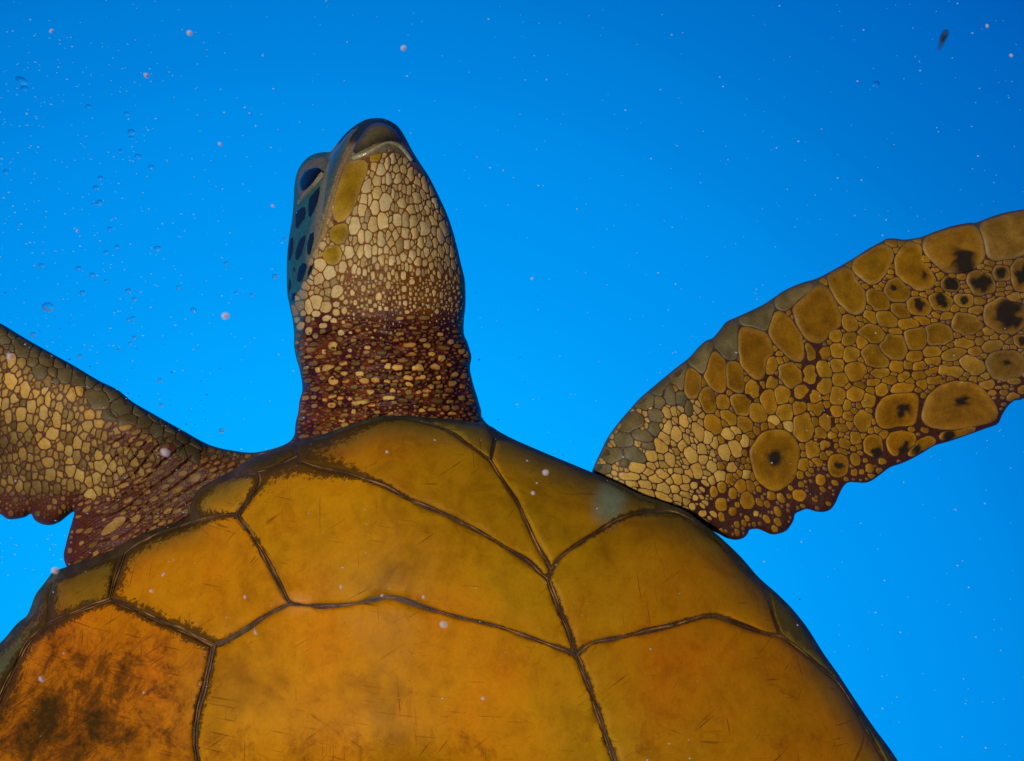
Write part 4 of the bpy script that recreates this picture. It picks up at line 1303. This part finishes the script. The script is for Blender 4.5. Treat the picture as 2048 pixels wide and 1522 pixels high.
built = []
for s in scales:
    g = scale_geometry(s)
    if g is not None:
        built.append(g)
built.sort(key=lambda g: -g[3] if np.abs(g[0][:, 0] / g[0][:, 1]).min() < 0.52 else 0)
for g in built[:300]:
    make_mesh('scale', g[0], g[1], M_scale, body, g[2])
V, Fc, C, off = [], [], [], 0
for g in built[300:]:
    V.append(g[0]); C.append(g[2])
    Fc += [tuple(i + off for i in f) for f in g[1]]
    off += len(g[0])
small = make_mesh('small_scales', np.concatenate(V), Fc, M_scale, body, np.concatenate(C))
small['kind'] = 'stuff'

# ---- beak, lips, eyelid, eye: raised pieces that follow the head
def patch(name, pts, lift, color, mat, parent, edge=4.0, step=5.0, rim_col=None, sm=True):
    step = min(step, 0.9 * edge)
    loop = catmull(pts, 4.0) if sm else np.array(pts, float)
    g = grid_points(loop[:, 0].min(), loop[:, 0].max(), loop[:, 1].min(), loop[:, 1].max(), step)
    g = g[inside(g, loop)]
    g = g[seg_dist(g, loop) > min(2.0, 0.5 * edge)]
    v, f = triangulate(loop, g)
    d = seg_dist(v, loop)
    W, ok = [], []
    for (x, y), dd in zip(v, d):
        hh = hit(x, y)
        if hh is None:
            hh2 = hit(x + (740 - x) * 0.02, y + (500 - y) * 0.01)
            if hh2 is None:
                W.append((0, 0, 0)); ok.append(False); continue
            hh = hh2
        loc, nr, dr = hh
        k = loc.y / F
        W.append(tuple(loc + nr * ((-0.8 + (lift + 0.8) * float(smooth01(dd / edge))) * k)))
        ok.append(True)
    ok = np.array(ok)
    f = f[ok[f].all(1)]
    W = np.array(W)
    a, b, c = W[f[0][0]], W[f[0][1]], W[f[0][2]]
    if np.cross(b - a, c - a)[1] > 0:
        f = f[:, ::-1]
    cc = np.tile(np.array(color), (len(v), 1))
    if rim_col is not None:
        t = smooth01(d / (edge * 1.4))[:, None]
        cc = cc * t + np.array(rim_col) * (1 - t)
    return make_mesh(name, W, f, mat, parent, cc)


lower = patch('lower_beak', [(724, 262), (740, 246), (760, 242), (780, 248), (796, 262), (806, 282), (797, 284), (779, 280), (766, 283), (748, 292),
                             (729, 302), (708, 311), (703, 304), (710, 283)], 4.5, (0.105, 0.078, 0.030), M_beak, body, 14, rim_col=(0.030, 0.026, 0.018))
lower['label'] = 'dark horn sheath at the tip of the lower jaw'
patch('jaw_band', [(704, 314), (729, 305), (748, 295), (766, 286), (780, 283), (797, 287), (812, 300), (826, 322), (820, 322), (806, 304), (794, 293), (779, 289),
                   (767, 292), (750, 301), (731, 311), (707, 320)], 3.2, (0.33, 0.31, 0.17), M_beak, body, 1.6)
upper = patch('upper_beak', [(663, 306), (676, 289), (694, 267), (712, 252), (720, 252), (708, 270), (697, 290), (686, 317), (676, 345), (667, 375), (658, 403),
                             (648, 435), (638, 465), (628, 492), (622, 500), (632, 466), (641, 430), (646, 396), (651, 360), (658, 325)], 3.4, (0.030, 0.085, 0.075), M_beak, body, 8,
              rim_col=(0.10, 0.095, 0.055))
patch('lip', [(700, 297), (703, 300), (692, 326), (683, 353), (675, 381), (667, 408), (657, 440), (648, 468), (637, 496), (632, 500), (641, 470), (651, 438),
              (660, 406), (669, 376), (678, 348), (688, 321)], 3.6, (0.24, 0.14, 0.06), M_scale, body, 1.6)
lid = patch('eyelid', [(594, 368), (596, 350), (604, 334), (616, 322), (632, 314), (650, 312), (657, 318), (655, 332), (649, 342), (644, 352), (634, 368), (622, 384),
                       (606, 396), (596, 388)], 3.0, (0.13, 0.105, 0.085), M_scale, body, 5, rim_col=(0.05, 0.10, 0.085))
pe = patch('eye', [(597, 375), (599, 358), (607, 344), (619, 336), (634, 333), (646, 336), (649, 344), (642, 355), (632, 368), (620, 381), (606, 387)], 5.5,
           (0.004, 0.006, 0.010), M_eye, body, 7)
pe['label'] = 'glossy dark left eye under a heavy lid'
patch('lid_fold', [(646, 345), (649, 347), (640, 360), (629, 374), (616, 388), (603, 400), (596, 410), (597, 404), (606, 393), (618, 379), (630, 366), (640, 352)], 6.0,
      (0.20, 0.16, 0.11), M_scale, body, 1.6)

# ------------------------------------------------------------------ bubbles and drifting specks
m, N_, L_, B_ = new_mat('air_bubble')
N_.remove(B_)
gl = N_.new('ShaderNodeBsdfGlass'); gl.inputs['IOR'].default_value = 0.752; gl.inputs['Roughness'].default_value = 0.0
tr = N_.new('ShaderNodeBsdfTransparent'); mx = N_.new('ShaderNodeMixShader'); mx.inputs[0].default_value = 0.38
L_.new(tr.outputs[0], mx.inputs[1]); L_.new(gl.outputs[0], mx.inputs[2])
L_.new(mx.outputs[0], N_['Material Output'].inputs['Surface'])
M_bubble = m


def speck_mat(name, colr, alpha):
    m, N, L, B = new_mat(name)
    B.inputs['Base Color'].default_value = (*colr, 1)
    B.inputs['Roughness'].default_value = 0.7
    B.inputs['Alpha'].default_value = alpha
    return m


M_pink = speck_mat('speck_pink', (0.95, 0.74, 0.72), 0.15)
M_pale = speck_mat('speck_pale', (0.50, 0.80, 0.95), 0.34)
M_debris = speck_mat('debris_dark', (0.010, 0.014, 0.018), 0.2)


def ico(sub):
    import bmesh
    bm = bmesh.new(); bmesh.ops.create_icosphere(bm, subdivisions=sub, radius=1.0)
    v = np.array([tuple(x.co) for x in bm.verts]); f = [tuple(x.index for x in fc.verts) for fc in bm.faces]
    bm.free()
    return v, f


ico_v3, ico_f3 = ico(3)
ico_v1, ico_f1 = ico(1)
ico_v2, ico_f2 = ico(2)


def ball_mesh(name, vv, ff, mat, wob=0.0, sc=(1, 1, 1)):
    v = vv * np.array(sc)
    if wob:
        v = v * (1 + wob * (np.random.default_rng(3).random((len(v), 1)) - .5))
    me = bpy.data.meshes.new(name)
    me.from_pydata(v.tolist(), [], ff)
    me.polygons.foreach_set('use_smooth', np.ones(len(me.polygons), bool))
    me.materials.append(mat); me.update()
    return me


bub_me = ball_mesh('air_bubble', ico_v3, ico_f3, M_bubble, 0, (1.0, 1.0, 0.85))
lay_v = np.concatenate([ico_v2 * r_ + np.random.default_rng(int(r_ * 100)).normal(0, .06, ico_v2.shape) for r_ in (1.0, .8, .62, .45, .28)])
lay_f = [tuple(i_ + len(ico_v2) * k_ for i_ in f_) for k_ in range(5) for f_ in ico_f2]
speck_me = ball_mesh('drifting_speck', lay_v, lay_f, M_pink, 0.15)
pale_me = ball_mesh('drifting_speck', ico_v1, ico_f1, M_pale, 0.5)


def drop(name, me, px, py, r, d, label, cat, group=None, sc=(1, 1, 1), rot=0.0):
    o = bpy.data.objects.new(name, me)
    o.location = Vector(P(px, py, d).tolist())
    k = r * d / F
    o.scale = (k * sc[0], k * sc[1], k * sc[2])
    o.rotation_euler = (0, rot, 0)
    o['label'] = label; o['category'] = cat
    if group:
        o['group'] = group
    col.objects.link(o)
    return o


GB = 'small air bubbles left of the head'
LB = 'one of the small clear air bubbles floating in the blue water left of the head'
drop('air_bubble', bub_me, 43, 161, 11, .55, 'large lens-shaped air bubble near the top left corner', 'bubble', GB, (1.15, 1, .8), .4)
drop('air_bubble', bub_me, 96, 614, 12, .55, 'largest clear air bubble, just above the left flipper', 'bubble', GB)
drop('air_bubble', bub_me, 1752, 168, 7.5, .60, 'single clear air bubble in the open water at upper right', 'bubble', GB)
drop('air_bubble', bub_me, 263, 264, 7.5, .56, 'upper bubble of a touching pair left of the turtle head', 'bubble', GB)
drop('air_bubble', bub_me, 263, 275, 5, .56, 'lower bubble of a touching pair left of the turtle head', 'bubble', GB)
drop('air_bubble', bub_me, 387, 620, 6.5, .60, 'air bubble level with the neck, between flipper and head', 'bubble', GB)
drop('air_bubble', bub_me, 443, 861, 6, .60, 'air bubble just above the left shoulder', 'bubble', GB)
for x, y, r in ((177, 213, 6), (253, 227, 5), (242, 302, 4.5), (276, 313, 6.5), (302, 334, 6), (201, 356, 5.5), (192, 376, 6.5), (200, 405, 7), (189, 408, 5),
                (220, 458, 5.5), (12, 344, 6), (49, 177, 7), (83, 531, 6), (157, 537, 6), (185, 550, 6), (165, 586, 6), (234, 494, 5), (212, 505, 5), (257, 582, 6.5),
                (269, 598, 5), (266, 637, 6), (256, 640, 4), (66, 669, 6), (315, 497, 7), (550, 553, 6.5), (504, 590, 4.5), (472, 586, 4), (570, 478, 4), (452, 527, 5),
                (357, 575, 5), (212, 562, 4), (268, 675, 4.5), (260, 687, 4), (160, 712, 5), (320, 760, 5), (322, 810, 4.5), (237, 700, 4)):
    drop('air_bubble', bub_me, x, y, r, random.uniform(.5, .66), LB, 'bubble', GB)

GS = 'pale specks drifting in the water'
for x, y, r, d, lab in ((103, 62, 5, .5, 'pinkish speck in the top left corner of the water'),
                        (379, 66, 6.5, .5, 'bright pink speck high in the water, left of the head'),
                        (293, 151, 8.5, .45, 'large soft pink speck drifting upper left of the head'),
                        (807, 96, 6.5, .5, 'coral pink speck right above the beak tip'),
                        (440, 288, 5.5, .5, 'round pink speck left of the eye'),
                        (546, 412, 5, .5, 'elongated pale fleck beside the cheek'),
                        (155, 462, 4.5, .5, 'small pink speck above the left flipper'),
                        (451, 632, 7.5, .45, 'soft lilac ring-like speck beside the neck'),
                        (20, 713, 8, .5, 'bright pink speck over the left flipper leading edge'),
                        (330, 905, 9, .48, 'soft pink speck over the left shoulder skin'),
                        (110, 1141, 7.5, .5, 'pink speck at the shell rim below the left flipper'),
                        (83, 1358, 7.5, .5, 'pink speck over the stained lower left plate'),
                        (1066, 986, 5, .5, 'white speck over the front right belly plate'),
                        (1091, 945, 7, .42, 'faint soft speck over the front right belly plate, above the white one'),
                        (887, 1249, 7.5, .42, 'pale lilac speck over the central belly plate'),
                        (774, 235 + 669, 4, .5, 'white speck over the front belly plate near the neck'),
                        (847, 1194, 4.5, .5, 'bright speck just below the curved middle seam'),
                        (966, 1397, 4, .5, 'bright gold speck low on the central belly plate'),
                        (764, 1191, 4, .5, 'bright speck right on the curved middle seam'),
                        (682, 1174, 4, .5, 'gold speck on the plate above the pale seam junction'),
                        (327, 1149, 4.5, .5, 'bright speck on the left belly plate, nearest its dark seam'),
                        (303, 1182, 4, .5, 'oval bright speck on the left belly plate, lower left'),
                        (490, 1194, 4.5, .5, 'oblong bright speck on the left belly plate, right end'),
                        (511, 1265, 4.5, .5, 'bright speck just under the left diagonal seam'),
                        (288, 1385, 4, .5, 'white speck on the scratched lower left plate'),
                        (1974, 112 - 60, 3.5, .5, 'tiny pale speck near the top right corner'),
                        (2022, 111, 4, .5, 'bright cyan speck near the right edge of the water'),
                        (1064, 557, 3.5, .5, 'tiny white speck right of the neck')):
    o = drop('drifting_speck', speck_me, x, y, r * .9, d, lab, 'speck', GS, (random.uniform(.75, 1.5), .9, random.uniform(.8, 1.3)), random.uniform(0, 3))
drop('drifting_debris', ball_mesh('drifting_debris', lay_v * (1 + .25 * np.sin(lay_v[:, 2:3] * 4)), lay_f, M_debris, 0.3), 1886, 78, 10, .45, 'dark elongated scrap drifting in the upper right water', 'debris', None, (.8, .6, 2.4), .35)

# uncountable motes
V, Fc, off = [], [], 0
oct_v = np.array([(1, 0, 0), (-1, 0, 0), (0, 1, 0), (0, -1, 0), (0, 0, 1), (0, 0, -1)], float)
oct_f = [(0, 2, 4), (2, 1, 4), (1, 3, 4), (3, 0, 4), (2, 0, 5), (1, 2, 5), (3, 1, 5), (0, 3, 5)]


def motes(name, n, sampler, mat):
    V, Fc, off = [], [], 0
    for _ in range(n):
        px, py, d, r, el = sampler()
        k = r * d / F
        c = P(px, py, d)
        a = random.uniform(-.5, .2)
        v = oct_v * np.array([k * el, k, k])
        v = np.stack([v[:, 0] * math.cos(a) - v[:, 2] * math.sin(a), v[:, 1], v[:, 0] * math.sin(a) + v[:, 2] * math.cos(a)], 1) + c
        V.append(v); Fc += [tuple(i + off for i in f) for f in oct_f]; off += 6
    o = make_mesh(name, np.concatenate(V), Fc, mat, None, local=False)
    o['kind'] = 'stuff'
    return o


def s_all():
    return random.uniform(-200, 2250), random.uniform(-150, 1650), random.uniform(.36, 1.6), random.choice([.7, .8, .9, 1.0, 1.2, 1.5, 2.2]), random.uniform(1, 1.6)


def s_left():
    x = -100 + 650 * random.betavariate(1.1, 2.0)
    return x, random.uniform(60, 1150), random.uniform(.4, 1.4), random.choice([.8, .9, 1.1, 1.4]), random.uniform(1.2, 3.0)


o = motes('suspended_particles', 1500, s_all, M_pale)
o['label'] = 'fine pale particles suspended throughout the blue water'; o['category'] = 'particles'
o = motes('fizz', 700, s_left, M_pale)
o['label'] = 'fine fizz of tiny bubbles in the water at left'; o['category'] = 'fizz'
